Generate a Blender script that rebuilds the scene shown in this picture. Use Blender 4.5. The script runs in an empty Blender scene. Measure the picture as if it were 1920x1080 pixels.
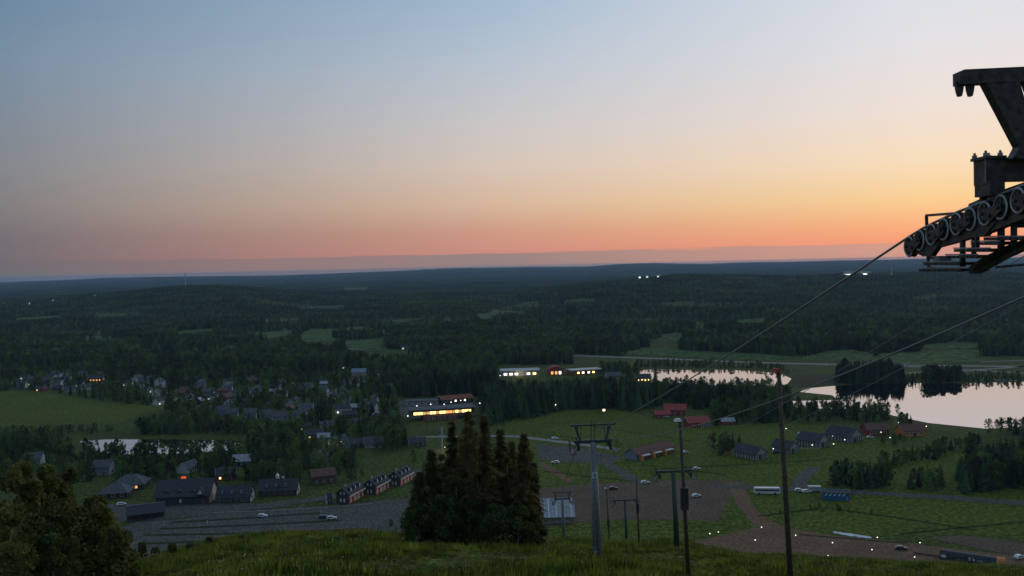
import bpy, bmesh, math, random
import numpy as np
from mathutils import Vector, Matrix, geometry

random.seed(7)
rng = np.random.default_rng(11)
S = bpy.context.scene
COL = S.collection
R = math.radians

# ------------------------------------------------------------------ camera
FPX = 1663.0                                  # focal length in pixels of a 1920 px wide frame
CAMZ = 110.0
PITCH = math.atan(41 / FPX)
ROLL = math.atan(0.0225)
fw = np.array([0, math.cos(PITCH), -math.sin(PITCH)])
r0 = np.array([1.0, 0, 0])
u0 = np.array([0, math.sin(PITCH), math.cos(PITCH)])
rt = math.cos(ROLL) * r0 - math.sin(ROLL) * u0
up = math.sin(ROLL) * r0 + math.cos(ROLL) * u0
cam = bpy.data.cameras.new("camera")
cam.sensor_width = 36.0
cam.lens = 36.0 * FPX / 1920
cam.clip_start = 0.1
cam.clip_end = 60000
camo = bpy.data.objects.new("camera", cam)
COL.objects.link(camo)
M3 = Matrix((rt, up, -fw)).transposed()
camo.matrix_world = Matrix.Translation((0, 0, CAMZ)) @ M3.to_4x4()
S.camera = camo

# ------------------------------------------------------------------ sky
def lin(c):
    return tuple((v / 255 / 12.92 if v / 255 <= 0.04045 else ((v / 255 + 0.055) / 1.055) ** 2.4) for v in c)

SUN_AZ = 44.0                                  # degrees right of the view axis: where the sun went down
W = bpy.data.worlds.new("World")
S.world = W
W.use_nodes = True
nt = W.node_tree
nt.nodes.clear()

def N(tree, typ, **kw):
    n = tree.nodes.new(typ)
    for k, v in kw.items():
        setattr(n, k, v)
    return n

def mth(tree, op, a, b=None, c=None, clamp=False):
    n = N(tree, 'ShaderNodeMath', operation=op, use_clamp=clamp)
    for i, v in enumerate((a, b, c)):
        if v is None:
            continue
        if isinstance(v, (int, float)):
            n.inputs[i].default_value = v
        else:
            tree.links.new(v, n.inputs[i])
    return n.outputs[0]

def ramp(tree, fac, stops, interp='LINEAR'):
    n = N(tree, 'ShaderNodeValToRGB')
    n.color_ramp.interpolation = interp
    e = n.color_ramp.elements
    while len(e) < len(stops):
        e.new(0.5)
    for el, (p, c) in zip(e, stops):
        el.position = p
        el.color = (*c[:3], 1)
    tree.links.new(fac, n.inputs[0])
    return n.outputs[0]

def mixc(tree, fac, a, b, blend='MIX'):
    n = N(tree, 'ShaderNodeMix', data_type='RGBA', blend_type=blend)
    for i, v in ((0, fac), (6, a), (7, b)):
        if isinstance(v, (int, float)):
            n.inputs[i].default_value = v
        elif isinstance(v, tuple):
            n.inputs[i].default_value = (*v[:3], 1)
        else:
            tree.links.new(v, n.inputs[i])
    return n.outputs[2]

tc = N(nt, 'ShaderNodeTexCoord')
sx = N(nt, 'ShaderNodeSeparateXYZ')
nt.links.new(tc.outputs['Generated'], sx.inputs[0])
vx, vy, vz = sx.outputs
elev = mth(nt, 'MULTIPLY', mth(nt, 'ARCSINE', vz), 180 / math.pi)
azim = mth(nt, 'MULTIPLY', mth(nt, 'ARCTAN2', vx, vy), 180 / math.pi)
dif = mth(nt, 'ABSOLUTE', mth(nt, 'WRAP', mth(nt, 'SUBTRACT', azim, SUN_AZ), 180.0, -180.0))
ef = mth(nt, 'DIVIDE', elev, 40.0, clamp=True)

def stops(lst):
    return [(e / 40.0, lin(c)) for e, c in lst]

RIGHT = stops([(0, (232, 152, 132)), (0.9, (250, 158, 118)), (1.9, (253, 178, 126)), (3.4, (251, 208, 148)), (5.5, (249, 222, 186)),
               (8.5, (240, 225, 214)), (12.5, (228, 226, 229)), (17, (218, 224, 232)), (24, (186, 204, 222)), (40, (154, 174, 198))])
CENT = stops([(0, (196, 138, 130)), (0.9, (205, 142, 128)), (2.2, (206, 154, 132)), (4.1, (216, 184, 158)), (6.5, (214, 197, 184)),
              (9, (203, 199, 198)), (12.7, (184, 195, 207)), (17, (160, 185, 207)), (24, (132, 164, 196)), (40, (134, 154, 180))])
LEFT = stops([(0, (106, 110, 120)), (0.8, (108, 106, 113)), (2.2, (112, 110, 116)), (4, (126, 124, 127)), (6, (127, 131, 137)),
              (9, (122, 135, 149)), (12, (116, 139, 159)), (15, (105, 133, 158)), (24, (100, 130, 160)), (40, (116, 138, 164))])
cR, cC, cL = (ramp(nt, ef, s) for s in (RIGHT, CENT, LEFT))
fRC = N(nt, 'ShaderNodeMapRange', clamp=True)
nt.links.new(dif, fRC.inputs[0])
for i, v in ((1, 19.0), (2, 45.0), (3, 0.0), (4, 1.0)):
    fRC.inputs[i].default_value = v
fCL = N(nt, 'ShaderNodeMapRange', clamp=True)
nt.links.new(dif, fCL.inputs[0])
for i, v in ((1, 45.0), (2, 75.0), (3, 0.0), (4, 1.0)):
    fCL.inputs[i].default_value = v
sky = mixc(nt, fCL.outputs[0], mixc(nt, fRC.outputs[0], cR, cC), cL)
# low bank of stratus just above the horizon
mapn = N(nt, 'ShaderNodeCombineXYZ')
nt.links.new(mth(nt, 'MULTIPLY', azim, 0.22), mapn.inputs[0])
nt.links.new(mth(nt, 'MULTIPLY', elev, 5.0), mapn.inputs[1])
nz = N(nt, 'ShaderNodeTexNoise')
nz.inputs['Scale'].default_value = 1.0
nz.inputs['Detail'].default_value = 4.0
nt.links.new(mapn.outputs[0], nz.inputs['Vector'])
edge = mth(nt, 'ADD', mth(nt, 'MULTIPLY', mth(nt, 'SUBTRACT', nz.outputs[0], 0.5), 0.5), 0.88)
band = N(nt, 'ShaderNodeMapRange', clamp=True, interpolation_type='SMOOTHSTEP')
nt.links.new(mth(nt, 'SUBTRACT', edge, elev), band.inputs[0])
for i, v in ((1, -0.05), (2, 0.10), (3, 0.0), (4, 0.92)):
    band.inputs[i].default_value = v
bandcol = mixc(nt, fCL.outputs[0], mixc(nt, fRC.outputs[0], lin((214, 158, 140)), lin((146, 130, 128))), lin((104, 102, 109)))
sky = mixc(nt, mth(nt, 'MULTIPLY', band.outputs[0], mth(nt, 'SUBTRACT', 1.0, mth(nt, 'MULTIPLY', fCL.outputs[0], .75))), sky, bandcol)
bg = N(nt, 'ShaderNodeBackground')
bg.inputs[1].default_value = 1.0
nt.links.new(sky, bg.inputs[0])
wo = N(nt, 'ShaderNodeOutputWorld')
nt.links.new(bg.outputs[0], wo.inputs[0])

# last afterglow of the sun, low and soft
sl = bpy.data.lights.new("sun", 'SUN')
sl.energy = 0.22
sl.angle = R(12)
sl.color = (1.0, 0.62, 0.36)
so = bpy.data.objects.new("sun", sl)
COL.objects.link(so)
sd = Vector((math.sin(R(SUN_AZ)) * math.cos(R(3)), math.cos(R(SUN_AZ)) * math.cos(R(3)), math.sin(R(3))))
so.rotation_euler = sd.to_track_quat('Z', 'Y').to_euler()

S.view_settings.view_transform = 'Standard'
S.view_settings.look = 'None'
S.view_settings.exposure = 0.0
S.view_settings.gamma = 1.0
S.render.engine = 'CYCLES'
cy = S.cycles
cy.use_denoising = True
cy.max_bounces = 6
cy.diffuse_bounces = 2
cy.glossy_bounces = 3
cy.transmission_bounces = 2
cy.volume_bounces = 1
cy.transparent_max_bounces = 6
cy.caustics_reflective = False
cy.caustics_refractive = False

# ------------------------------------------------------------------ pixel <-> world
def ray(px, py):
    return fw + rt * ((px - 960) / FPX) + up * ((540 - py) / FPX)

def P(px, py, Y):
    d = ray(px, py)
    k = Y / d[1]
    return Vector((d[0] * k, Y, CAMZ + d[2] * k))

def V(px, py, z=0.0):
    d = ray(px, py)
    k = (z - CAMZ) / d[2]
    return Vector((d[0] * k, d[1] * k, z))

def proj(X, Y, Z):
    dx, dy, dz = X, Y, Z - CAMZ
    zc = dx * fw[0] + dy * fw[1] + dz * fw[2]
    return (960 + FPX * (dx * rt[0] + dy * rt[1] + dz * rt[2]) / zc,
            540 - FPX * (dx * up[0] + dy * up[1] + dz * up[2]) / zc)

def mpp(Y):                                   # metres per photo pixel at depth Y
    return Y / FPX

# ------------------------------------------------------------------ terrain
_cr = [(-400, 1105), (0, 1100), (130, 1076), (250, 1052), (300, 1041), (400, 1019), (500, 1006), (620, 1003), (760, 1007), (900, 1015), (1057, 1020),
       (1150, 1019), (1280, 1024), (1340, 1036), (1450, 1048), (1600, 1055), (1750, 1062), (1920, 1070), (2300, 1085)]
_ct, _cd = [], []
for a, b in _cr:
    d = ray(a, b)
    _ct.append(d[0] / d[1])
    _cd.append(-d[2] / d[1])
_sk = [(-300, 533), (0, 531), (120, 527), (190, 523), (330, 520), (480, 519), (620, 515), (700, 511), (760, 509), (840, 505), (900, 503.5), (960, 503), (1100, 501), (1160, 497),
       (1230, 495), (1330, 496), (1400, 494), (1500, 491.5), (1600, 490), (1700, 487), (1800, 486), (1920, 484), (2300, 478)]
_st, _se = [], []
for a, b in _sk:
    d = ray(a, b)
    _st.append(d[0] / d[1])
    _se.append(d[2] / d[1])
_mh = [(-300, 566), (60, 562), (110, 556), (200, 547), (280, 539), (340, 534), (400, 532), (440, 534), (520, 543), (620, 553), (760, 558), (860, 556), (960, 547), (1050, 535),
       (1120, 525), (1200, 517), (1300, 512), (1380, 512.5), (1480, 515), (1600, 511), (1750, 508), (1920, 508), (2300, 508)]
_mt, _me = [], []
for a, b in _mh:
    d = ray(a, b)
    _mt.append(d[0] / d[1])
    _me.append(d[2] / d[1])

def sst(a, b, x):
    t = np.clip((x - a) / (b - a), 0, 1)
    return t * t * (3 - 2 * t)

def und(X, Y):
    return (np.sin(X / 310 + 1.3) * np.cos(Y / 420 + .4) + .6 * np.sin(X / 140 - Y / 190 + 2.1) + .5 * np.sin(X / 690 + Y / 350))

def G(X, Y):
    X = np.asarray(X, float)
    Y = np.asarray(Y, float)
    t = np.clip(X / np.maximum(Y + 12, 6.0), -1.1, 1.1)
    tv = np.clip(X / np.maximum(Y, 8.0), -1.1, 1.1)
    dc = np.interp(tv, _ct, _cd)
    Yp = np.maximum(Y, 0)
    w = 4.5
    drop = w + (dc - 2 * w / 165) * Yp + w / 165 ** 2 * Yp ** 2 + np.minimum(Y, 0) * 0.18
    zs = CAMZ - drop
    # gentle unevenness of the ski slope
    zs = zs + sst(20, 60, Y) * (0.25 * np.sin(X / 5.1 + Y / 9.0) + 0.2 * np.sin(X / 11 - Y / 6.5 + 1))
    # valley, mid hills, far ridge
    ze = np.interp(tv, _st, _se)
    zm = np.interp(tv, _mt, _me)
    Rr = Y
    val = sst(1300, 2600, Rr) * (1 - .5 * sst(2600, 3000, Rr)) * (1 - sst(8000, 10500, Rr)) * und(X, Y) * 4.0
    mid = np.maximum(CAMZ + zm * 3100 - 20, 0) * sst(1700, 3100, Rr) * (1 - sst(3100, 4700, Rr))
    far = np.maximum(CAMZ + ze * 14000 - 2, 5) * sst(7000, 14000, Rr) * (1 - sst(14000, 18500, Rr) * .7)
    far = far + sst(9000, 12500, Rr) * 4.0 * np.sin(X / 260 + 1.7 * np.sin(Y / 900))
    v = val + np.maximum(mid, far)
    k = 6.0
    h = np.clip(0.5 + 0.5 * (zs - v) / k, 0, 1)
    z = v + (zs - v) * h + k * h * (1 - h) * .5
    z = np.where(zs - v > k, zs, np.where(v - zs > k, v, z))
    return z

def T(px, py, y0=420.0):                      # pixel -> terrain hit beyond y0
    px = np.atleast_1d(np.asarray(px, float))
    py = np.atleast_1d(np.asarray(py, float))
    d = fw[None] + rt[None] * ((px - 960) / FPX)[:, None] + up[None] * ((540 - py) / FPX)[:, None]
    Ys = np.geomspace(y0, 18000, 900)
    k = Ys[None] / d[:, 1:2]
    X = d[:, 0:1] * k
    Z = CAMZ + d[:, 2:3] * k
    f = Z - G(X, np.broadcast_to(Ys[None], X.shape))
    neg = f < 0
    i = np.where(neg.any(1), neg.argmax(1), len(Ys) - 1)
    i = np.maximum(i, 1)
    a = np.arange(len(px))
    f0, f1 = f[a, i - 1], f[a, i]
    s = np.clip(f0 / np.where(abs(f0 - f1) < 1e-9, 1, f0 - f1), 0, 1)
    Yh = Ys[i - 1] + (Ys[i] - Ys[i - 1]) * s
    Xh = d[:, 0] * Yh / d[:, 1]
    return np.stack([Xh, Yh, G(Xh, Yh)], 1)

# ------------------------------------------------------------------ materials
MATS = {}

def mat(name, col, rough=0.8, var=0.25, scale=3.0, bump=0.0, metal=0.0, spec=0.3, emit=None, estr=0.0, col2=None, rnd=0.0, coord='Object', detail=4.0, trans=0.0):
    if name in MATS:
        return MATS[name]
    m = bpy.data.materials.new(name)
    m.use_nodes = True
    t = m.node_tree
    b = t.nodes['Principled BSDF']
    b.inputs['Roughness'].default_value = rough
    b.inputs['Metallic'].default_value = metal
    b.inputs['Specular IOR Level'].default_value = spec
    tcn = N(t, 'ShaderNodeTexCoord')
    nn = N(t, 'ShaderNodeTexNoise')
    nn.inputs['Scale'].default_value = scale
    nn.inputs['Detail'].default_value = detail
    if coord == 'World':
        g = N(t, 'ShaderNodeNewGeometry')
        t.links.new(g.outputs['Position'], nn.inputs['Vector'])
    else:
        t.links.new(tcn.outputs[coord], nn.inputs['Vector'])
    lo = tuple(c * (1 - var) for c in col)
    hi = col2 if col2 else tuple(min(1, c * (1 + var)) for c in col)
    c = ramp(t, nn.outputs[0], [(0.32, lo), (0.68, hi)])
    if rnd > 0:
        oi = N(t, 'ShaderNodeObjectInfo')
        hs = N(t, 'ShaderNodeHueSaturation')
        t.links.new(mth(t, 'ADD', mth(t, 'MULTIPLY', mth(t, 'SUBTRACT', oi.outputs['Random'], .5), min(.08, 0.07 * rnd)), .5), hs.inputs['Hue'])
        t.links.new(mth(t, 'ADD', mth(t, 'MULTIPLY', oi.outputs['Random'], 0.9 * rnd), 1 - .45 * rnd), hs.inputs['Value'])
        t.links.new(c, hs.inputs['Color'])
        c = hs.outputs[0]
    t.links.new(c, b.inputs['Base Color'])
    if bump > 0:
        bn = N(t, 'ShaderNodeBump')
        bn.inputs['Strength'].default_value = bump
        t.links.new(nn.outputs[0], bn.inputs['Height'])
        t.links.new(bn.outputs[0], b.inputs['Normal'])
    if trans > 0:
        tb = N(t, 'ShaderNodeBsdfTranslucent')
        t.links.new(c, tb.inputs[0])
        ms = N(t, 'ShaderNodeMixShader')
        ms.inputs[0].default_value = trans
        t.links.new(b.outputs[0], ms.inputs[1])
        t.links.new(tb.outputs[0], ms.inputs[2])
        t.links.new(ms.outputs[0], t.nodes['Material Output'].inputs[0])
    if emit:
        b.inputs['Emission Color'].default_value = (*emit, 1)
        b.inputs['Emission Strength'].default_value = estr
    MATS[name] = m
    return m

# ground covers
def ground_mat(name, c1, c2, c3, s1, s2, rough=0.95, s3=.6, stretch=.6, k3=.8):
    m = bpy.data.materials.new(name)
    m.use_nodes = True
    t = m.node_tree
    b = t.nodes['Principled BSDF']
    b.inputs['Roughness'].default_value = rough
    b.inputs['Specular IOR Level'].default_value = 0.1
    g = N(t, 'ShaderNodeNewGeometry')
    n1 = N(t, 'ShaderNodeTexNoise')
    n1.inputs['Scale'].default_value = s1
    n1.inputs['Detail'].default_value = 6
    n2 = N(t, 'ShaderNodeTexNoise')
    n2.inputs['Scale'].default_value = s2
    n2.inputs['Detail'].default_value = 5
    n2.inputs['Roughness'].default_value = .7
    for n in (n1, n2):
        t.links.new(g.outputs['Position'], n.inputs['Vector'])
    a = ramp(t, n1.outputs[0], [(0.36, c1), (0.62, c2)])
    c = mixc(t, ramp(t, n2.outputs[0], [(0.45, (0, 0, 0)), (0.62, (1, 1, 1))]), a, c3)
    n3 = N(t, 'ShaderNodeTexNoise')
    n3.inputs['Scale'].default_value = s3
    n3.inputs['Detail'].default_value = 7
    n3.inputs['Roughness'].default_value = .75
    mp = N(t, 'ShaderNodeMapping')
    mp.inputs['Scale'].default_value = (1.0, stretch, 1.0)
    t.links.new(g.outputs['Position'], mp.inputs['Vector'])
    t.links.new(mp.outputs[0], n3.inputs['Vector'])
    c = mixc(t, k3, c, ramp(t, n3.outputs[0], [(0.36, (.16, .16, .16)), (0.5, (.8, .8, .8)), (0.66, (2.4, 2.3, 2.0))]), 'MULTIPLY')
    t.links.new(c, b.inputs['Base Color'])
    bn = N(t, 'ShaderNodeBump')
    bn.inputs['Strength'].default_value = .6
    bn.inputs['Distance'].default_value = .3
    t.links.new(n2.outputs[0], bn.inputs['Height'])
    t.links.new(bn.outputs[0], b.inputs['Normal'])
    MATS[name] = m
    return m

ground_mat('m_ground', (.040, .062, .012), (.072, .100, .018), (.098, .110, .024), 0.035, 0.35)
ground_mat('m_meadow', (.060, .098, .009), (.092, .130, .012), (.120, .122, .018), 0.02, 0.22)
ground_mat('m_farfield', (.052, .105, .026), (.068, .125, .030), (.080, .115, .030), 0.006, 0.03, s3=.12)
ground_mat('m_gravel', (.130, .090, .060), (.170, .118, .080), (.105, .075, .052), 0.06, 1.1, s3=.8, stretch=.8, k3=.45)
ground_mat('m_dirt', (.190, .108, .062), (.240, .140, .082), (.140, .086, .054), 0.08, 1.0, s3=.8, stretch=.8, k3=.45)
ground_mat('m_asphalt', (.105, .100, .088), (.135, .128, .112), (.086, .082, .072), 0.08, 1.3, s3=.8, stretch=.5, k3=.6)
ground_mat('m_road', (.27, .25, .23), (.33, .31, .29), (.22, .21, .20), 0.05, 0.9, k3=.3)
ground_mat('m_strip', (.030, .036, .012), (.044, .050, .016), (.026, .030, .012), .05, .4, k3=.3)
ground_mat('m_marsh', (.045, .055, .018), (.075, .075, .028), (.055, .045, .024), 0.03, 0.3)

def water_mat():
    m = bpy.data.materials.new('m_water')
    m.use_nodes = True
    t = m.node_tree
    t.nodes.clear()
    o = N(t, 'ShaderNodeOutputMaterial')
    gl = N(t, 'ShaderNodeBsdfGlossy')
    gl.inputs['Roughness'].default_value = 0.02
    gl.inputs['Color'].default_value = (.66, .64, .67, 1)
    df = N(t, 'ShaderNodeBsdfDiffuse')
    df.inputs['Color'].default_value = (.015, .02, .022, 1)
    fr = N(t, 'ShaderNodeFresnel')
    fr.inputs['IOR'].default_value = 2.0
    g = N(t, 'ShaderNodeNewGeometry')
    n1 = N(t, 'ShaderNodeTexNoise')
    n1.inputs['Scale'].default_value = .12
    n1.inputs['Detail'].default_value = 3
    t.links.new(g.outputs['Position'], n1.inputs['Vector'])
    bn = N(t, 'ShaderNodeBump')
    bn.inputs['Strength'].default_value = .02
    bn.inputs['Distance'].default_value = .2
    t.links.new(n1.outputs[0], bn.inputs['Height'])
    t.links.new(bn.outputs[0], gl.inputs['Normal'])
    mx = N(t, 'ShaderNodeMixShader')
    t.links.new(fr.outputs[0], mx.inputs[0])
    t.links.new(df.outputs[0], mx.inputs[1])
    t.links.new(gl.outputs[0], mx.inputs[2])
    t.links.new(mx.outputs[0], o.inputs[0])
    MATS['m_water'] = m

water_mat()
mat('m_spruce', (.056, .090, .036), .9, .55, .011, rnd=1.3, coord='World', spec=.1, trans=.3)
mat('m_pine', (.062, .080, .040), .9, .55, .011, rnd=1.3, coord='World', spec=.1, trans=.3)
mat('m_birch', (.100, .138, .034), .9, .45, .011, rnd=1.3, coord='World', spec=.1, trans=.35)
mat('m_farforest', (.040, .064, .036), .95, .6, .0035, rnd=.9, spec=.05, coord='World', col2=(.095, .130, .048))
mat('m_hero_spruce', (.078, .098, .030), .85, .55, 1.2, spec=.1, col2=(.210, .165, .052), trans=.3)
mat('m_hero_pine', (.140, .115, .036), .85, .6, .9, spec=.1, col2=(.290, .215, .075), trans=.3)  # brown cast of warm light on the needles, put into the colour
mat('m_hero_leaf', (.095, .120, .024), .8, .6, 1.1, spec=.15, col2=(.250, .255, .066), trans=.4)  # yellowish tint of warm light falling on the leaves is painted in
mat('m_bush', (.070, .100, .028), .85, .6, 1.0, spec=.1, trans=.3)
mat('m_trunk', (.11, .085, .065), .9, .3, 6)
mat('m_pine_trunk', (.38, .23, .14), .9, .4, 5)
mat('m_birch_trunk', (.42, .40, .37), .85, .5, 4)
mat('m_steel', (.20, .21, .215), .5, .2, 4, metal=.6, spec=.5)
mat('m_galv', (.26, .27, .28), .5, .2, 5, metal=.35, spec=.5)
mat('m_darksteel', (.042, .047, .050), .55, .45, 9, metal=.3, spec=.4, bump=.1, col2=(.095, .078, .066), detail=8)
mat('m_greensteel', (.060, .085, .070), .6, .3, 5, spec=.3)
mat('m_rubber', (.02, .02, .02), .8, .2, 8)
mat('m_rim', (.36, .37, .36), .45, .2, 8, metal=.5)
mat('m_rope', (.26, .26, .26), .6, .2, 30, metal=.5)
mat('m_wood_pole', (.095, .072, .052), .85, .35, 5, bump=.2)
mat('m_white', (.72, .71, .68), .6, .06, 2)
mat('m_offwhite', (.58, .55, .50), .7, .1, 2)
mat('m_pinkwall', (.62, .44, .38), .75, .1, 2)
mat('m_red', (.32, .055, .04), .7, .25, 2)
mat('m_redroof', (.34, .060, .050), .65, .25, 1.5)
mat('m_redbrick', (.24, .075, .045), .85, .3, 2)
mat('m_brownroof', (.15, .075, .055), .8, .25, 1.5)
mat('m_darkroof', (.045, .050, .058), .75, .3, 1.0)
mat('m_greyroof', (.085, .092, .10), .75, .3, 1.0)
mat('m_metalroof', (.30, .32, .34), .5, .3, .8, metal=.3)
mat('m_darkwall', (.060, .052, .048), .85, .3, 2)
mat('m_brownwall', (.115, .075, .05), .85, .3, 2)
mat('m_greywood', (.36, .355, .335), .9, .3, 1.5)
mat('m_bluewall', (.20, .26, .32), .7, .15, 2)
mat('m_blue', (.03, .14, .30), .6, .2, 1.5)
mat('m_yellowwall', (.42, .32, .15), .75, .15, 2)
mat('m_glass', (.05, .06, .07), .12, .1, 1, spec=.8)
mat('m_litwarm', (.8, .6, .3), .5, .1, 1, emit=(1.0, .66, .20), estr=3.0)
mat('m_litdim', (.5, .35, .15), .5, .1, 1, emit=(1.0, .58, .18), estr=.7)
mat('m_litorange', (.8, .45, .2), .5, .1, 1, emit=(1.0, .42, .10), estr=1.3)
mat('m_litpale', (.8, .78, .7), .5, .1, 1, emit=(1.0, .93, .78), estr=2.5)
mat('m_lamp', (.9, .9, .88), .4, .02, 1, emit=(1.0, .95, .86), estr=2.4)
mat('m_lampwarm', (.9, .8, .7), .4, .02, 1, emit=(1.0, .72, .45), estr=3.0)
mat('m_lampred', (.5, .06, .04), .4, .02, 1, emit=(1.0, .12, .06), estr=.6)
mat('m_snow', (.80, .82, .84), .8, .1, .6)
mat('m_orange', (.70, .25, .06), .55, .2, 2)
mat('m_tunnel', (.020, .025, .035), .45, .2, 2, spec=.4)
mat('m_carpaint_white', (.70, .70, .69), .3, .04, 1, spec=.5)
mat('m_carpaint_dark', (.05, .055, .065), .3, .1, 1, spec=.5)
mat('m_carpaint_red', (.35, .04, .03), .3, .1, 1, spec=.5)
mat('m_grass', (.090, .150, .022), .9, .5, .25, spec=.1, rnd=1.6, coord='World', col2=(.270, .290, .040), trans=.4)
mat('m_weed', (.30, .32, .22), .9, .3, 2)

# ------------------------------------------------------------------ mesh helpers
class MB:
    def __init__(s):
        s.v, s.f = [], []

    def add(s, vs, fs):
        o = len(s.v)
        s.v += [tuple(p) for p in vs]
        s.f += [tuple(i + o for i in f) for f in fs]
        return s

    def box(s, c, d, rz=0.0, M=None):
        x, y, z = d[0] / 2, d[1] / 2, d[2] / 2
        vs = [Vector((a * x, b * y, e * z)) for a in (-1, 1) for b in (-1, 1) for e in (-1, 1)]
        if rz:
            m = Matrix.Rotation(rz, 3, 'Z')
            vs = [m @ p for p in vs]
        vs = [p + Vector(c) for p in vs]
        return s.add(vs, [(0, 1, 3, 2), (4, 6, 7, 5), (0, 4, 5, 1), (2, 3, 7, 6), (0, 2, 6, 4), (1, 5, 7, 3)])

    def tube(s, p, q, r1, r2=None, n=8, cap=True):
        p, q = Vector(p), Vector(q)
        r2 = r1 if r2 is None else r2
        d = (q - p).normalized()
        a = d.orthogonal().normalized()
        b = d.cross(a)
        vs = []
        for c, r in ((p, r1), (q, r2)):
            for i in range(n):
                t = 2 * math.pi * i / n
                vs.append(c + (a * math.cos(t) + b * math.sin(t)) * r)
        fs = [(i, (i + 1) % n, n + (i + 1) % n, n + i) for i in range(n)]
        if cap:
            fs += [tuple(reversed(range(n))), tuple(range(n, 2 * n))]
        return s.add(vs, fs)

    def path(s, pts, r, n=6):
        pts = [Vector(p) for p in pts]
        vs = []
        for i, p in enumerate(pts):
            d = (pts[min(i + 1, len(pts) - 1)] - pts[max(i - 1, 0)]).normalized()
            a = d.cross(Vector((0, 0, 1))).normalized()
            b = a.cross(d)
            for k in range(n):
                t = 2 * math.pi * k / n
                vs.append(p + (a * math.cos(t) + b * math.sin(t)) * r)
        fs = []
        for i in range(len(pts) - 1):
            for k in range(n):
                fs.append((i * n + k, i * n + (k + 1) % n, (i + 1) * n + (k + 1) % n, (i + 1) * n + k))
        return s.add(vs, fs)

    def bar(s, p, q, w, h):                   # rectangular bar, w sideways, h vertical
        p, q = Vector(p), Vector(q)
        d = (q - p).normalized()
        a = d.cross(Vector((0, 0, 1)))
        a = a.normalized() if a.length > 1e-4 else Vector((1, 0, 0))
        b = a.cross(d)
        vs = [c + a * i * w / 2 + b * j * h / 2 for c in (p, q) for i, j in ((-1, -1), (1, -1), (1, 1), (-1, 1))]
        return s.add(vs, [(3, 2, 1, 0), (4, 5, 6, 7), (0, 1, 5, 4), (1, 2, 6, 5), (2, 3, 7, 6), (3, 0, 4, 7)])

    def plate(s, pts, th):                    # extrude a polygon (list of 3D points) along th vector
        n = len(pts)
        th = Vector(th)
        vs = [Vector(p) - th / 2 for p in pts] + [Vector(p) + th / 2 for p in pts]
        fs = [tuple(reversed(range(n))), tuple(range(n, 2 * n))] + [(i, (i + 1) % n, n + (i + 1) % n, n + i) for i in range(n)]
        return s.add(vs, fs)

    def ball(s, c, r, n=8, m=5, sq=1.0):
        vs = [Vector(c) + Vector((0, 0, r * sq))]
        for j in range(1, m):
            t = math.pi * j / m
            for i in range(n):
                a = 2 * math.pi * i / n
                vs.append(Vector(c) + Vector((r * math.sin(t) * math.cos(a), r * math.sin(t) * math.sin(a), r * sq * math.cos(t))))
        vs.append(Vector(c) - Vector((0, 0, r * sq)))
        fs = [(0, 1 + i, 1 + (i + 1) % n) for i in range(n)]
        for j in range(m - 2):
            for i in range(n):
                a, b = 1 + j * n + i, 1 + j * n + (i + 1) % n
                fs.append((a, a + n, b + n, b))
        e = len(vs) - 1
        fs += [(e, 1 + (m - 2) * n + (i + 1) % n, 1 + (m - 2) * n + i) for i in range(n)]
        return s.add(vs, fs)

    def mesh(s, name, *mats, fm=None, smooth=False):
        me = bpy.data.meshes.new(name)
        me.from_pydata(s.v, [], s.f)
        for m in mats:
            me.materials.append(MATS[m] if isinstance(m, str) else m)
        if fm is not None:
            me.polygons.foreach_set('material_index', fm)
        if smooth:
            me.polygons.foreach_set('use_smooth', [True] * len(me.polygons))
        me.update()
        return me

    def obj(s, name, m, parent=None, smooth=False):
        return link(name, s.mesh(name, m, smooth=smooth), parent)

def link(name, data, parent=None):
    o = bpy.data.objects.new(name, data)
    COL.objects.link(o)
    if parent:
        o.parent = parent
    return o

def tag(o, label, cat, group=None, kind=None):
    o['label'] = label
    o['category'] = cat
    if group:
        o['group'] = group
    if kind:
        o['kind'] = kind
    return o

def empty(name, loc, rz=0.0, label=None, cat=None, group=None):
    o = bpy.data.objects.new(name, None)
    o.empty_display_size = .5
    COL.objects.link(o)
    o.location = loc
    o.rotation_euler = (0, 0, rz)
    if label:
        tag(o, label, cat, group)
    return o

def copy_tree(o, parent=None):
    c = o.copy()
    COL.objects.link(c)
    c.parent = parent
    for ch in list(KIDS.get(o.name, ())) or [x for x in o.children]:
        copy_tree(ch, c)
    return c

KIDS = {}

def struct(name, me, label=None, kind='structure'):
    o = link(name, me)
    o['kind'] = kind
    if label:
        o['label'] = label
    return o

# ------------------------------------------------------------------ ground sheet
rows = np.concatenate([np.linspace(-40, 40, 30), np.geomspace(42, 19500, 450)])
cols = np.tan(np.linspace(-0.80, 0.80, 300))
YY, TT = np.meshgrid(rows, cols, indexing='ij')
XX = TT * (YY + 60)
ZZ = G(XX, YY)
nr, nc = XX.shape
verts = np.stack([XX, YY, ZZ], -1).reshape(-1, 3)
idx = np.arange(nr * nc).reshape(nr, nc)
quads = np.stack([idx[:-1, :-1], idx[:-1, 1:], idx[1:, 1:], idx[1:, :-1]], -1).reshape(-1, 4)
me = bpy.data.meshes.new('ground')
me.from_pydata(verts.tolist(), [], quads.tolist())
me.materials.append(MATS['m_ground'])
me.polygons.foreach_set('use_smooth', [True] * len(me.polygons))
struct('ground', me, 'grassy valley floor, ski slope and wooded hills to the horizon')

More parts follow.
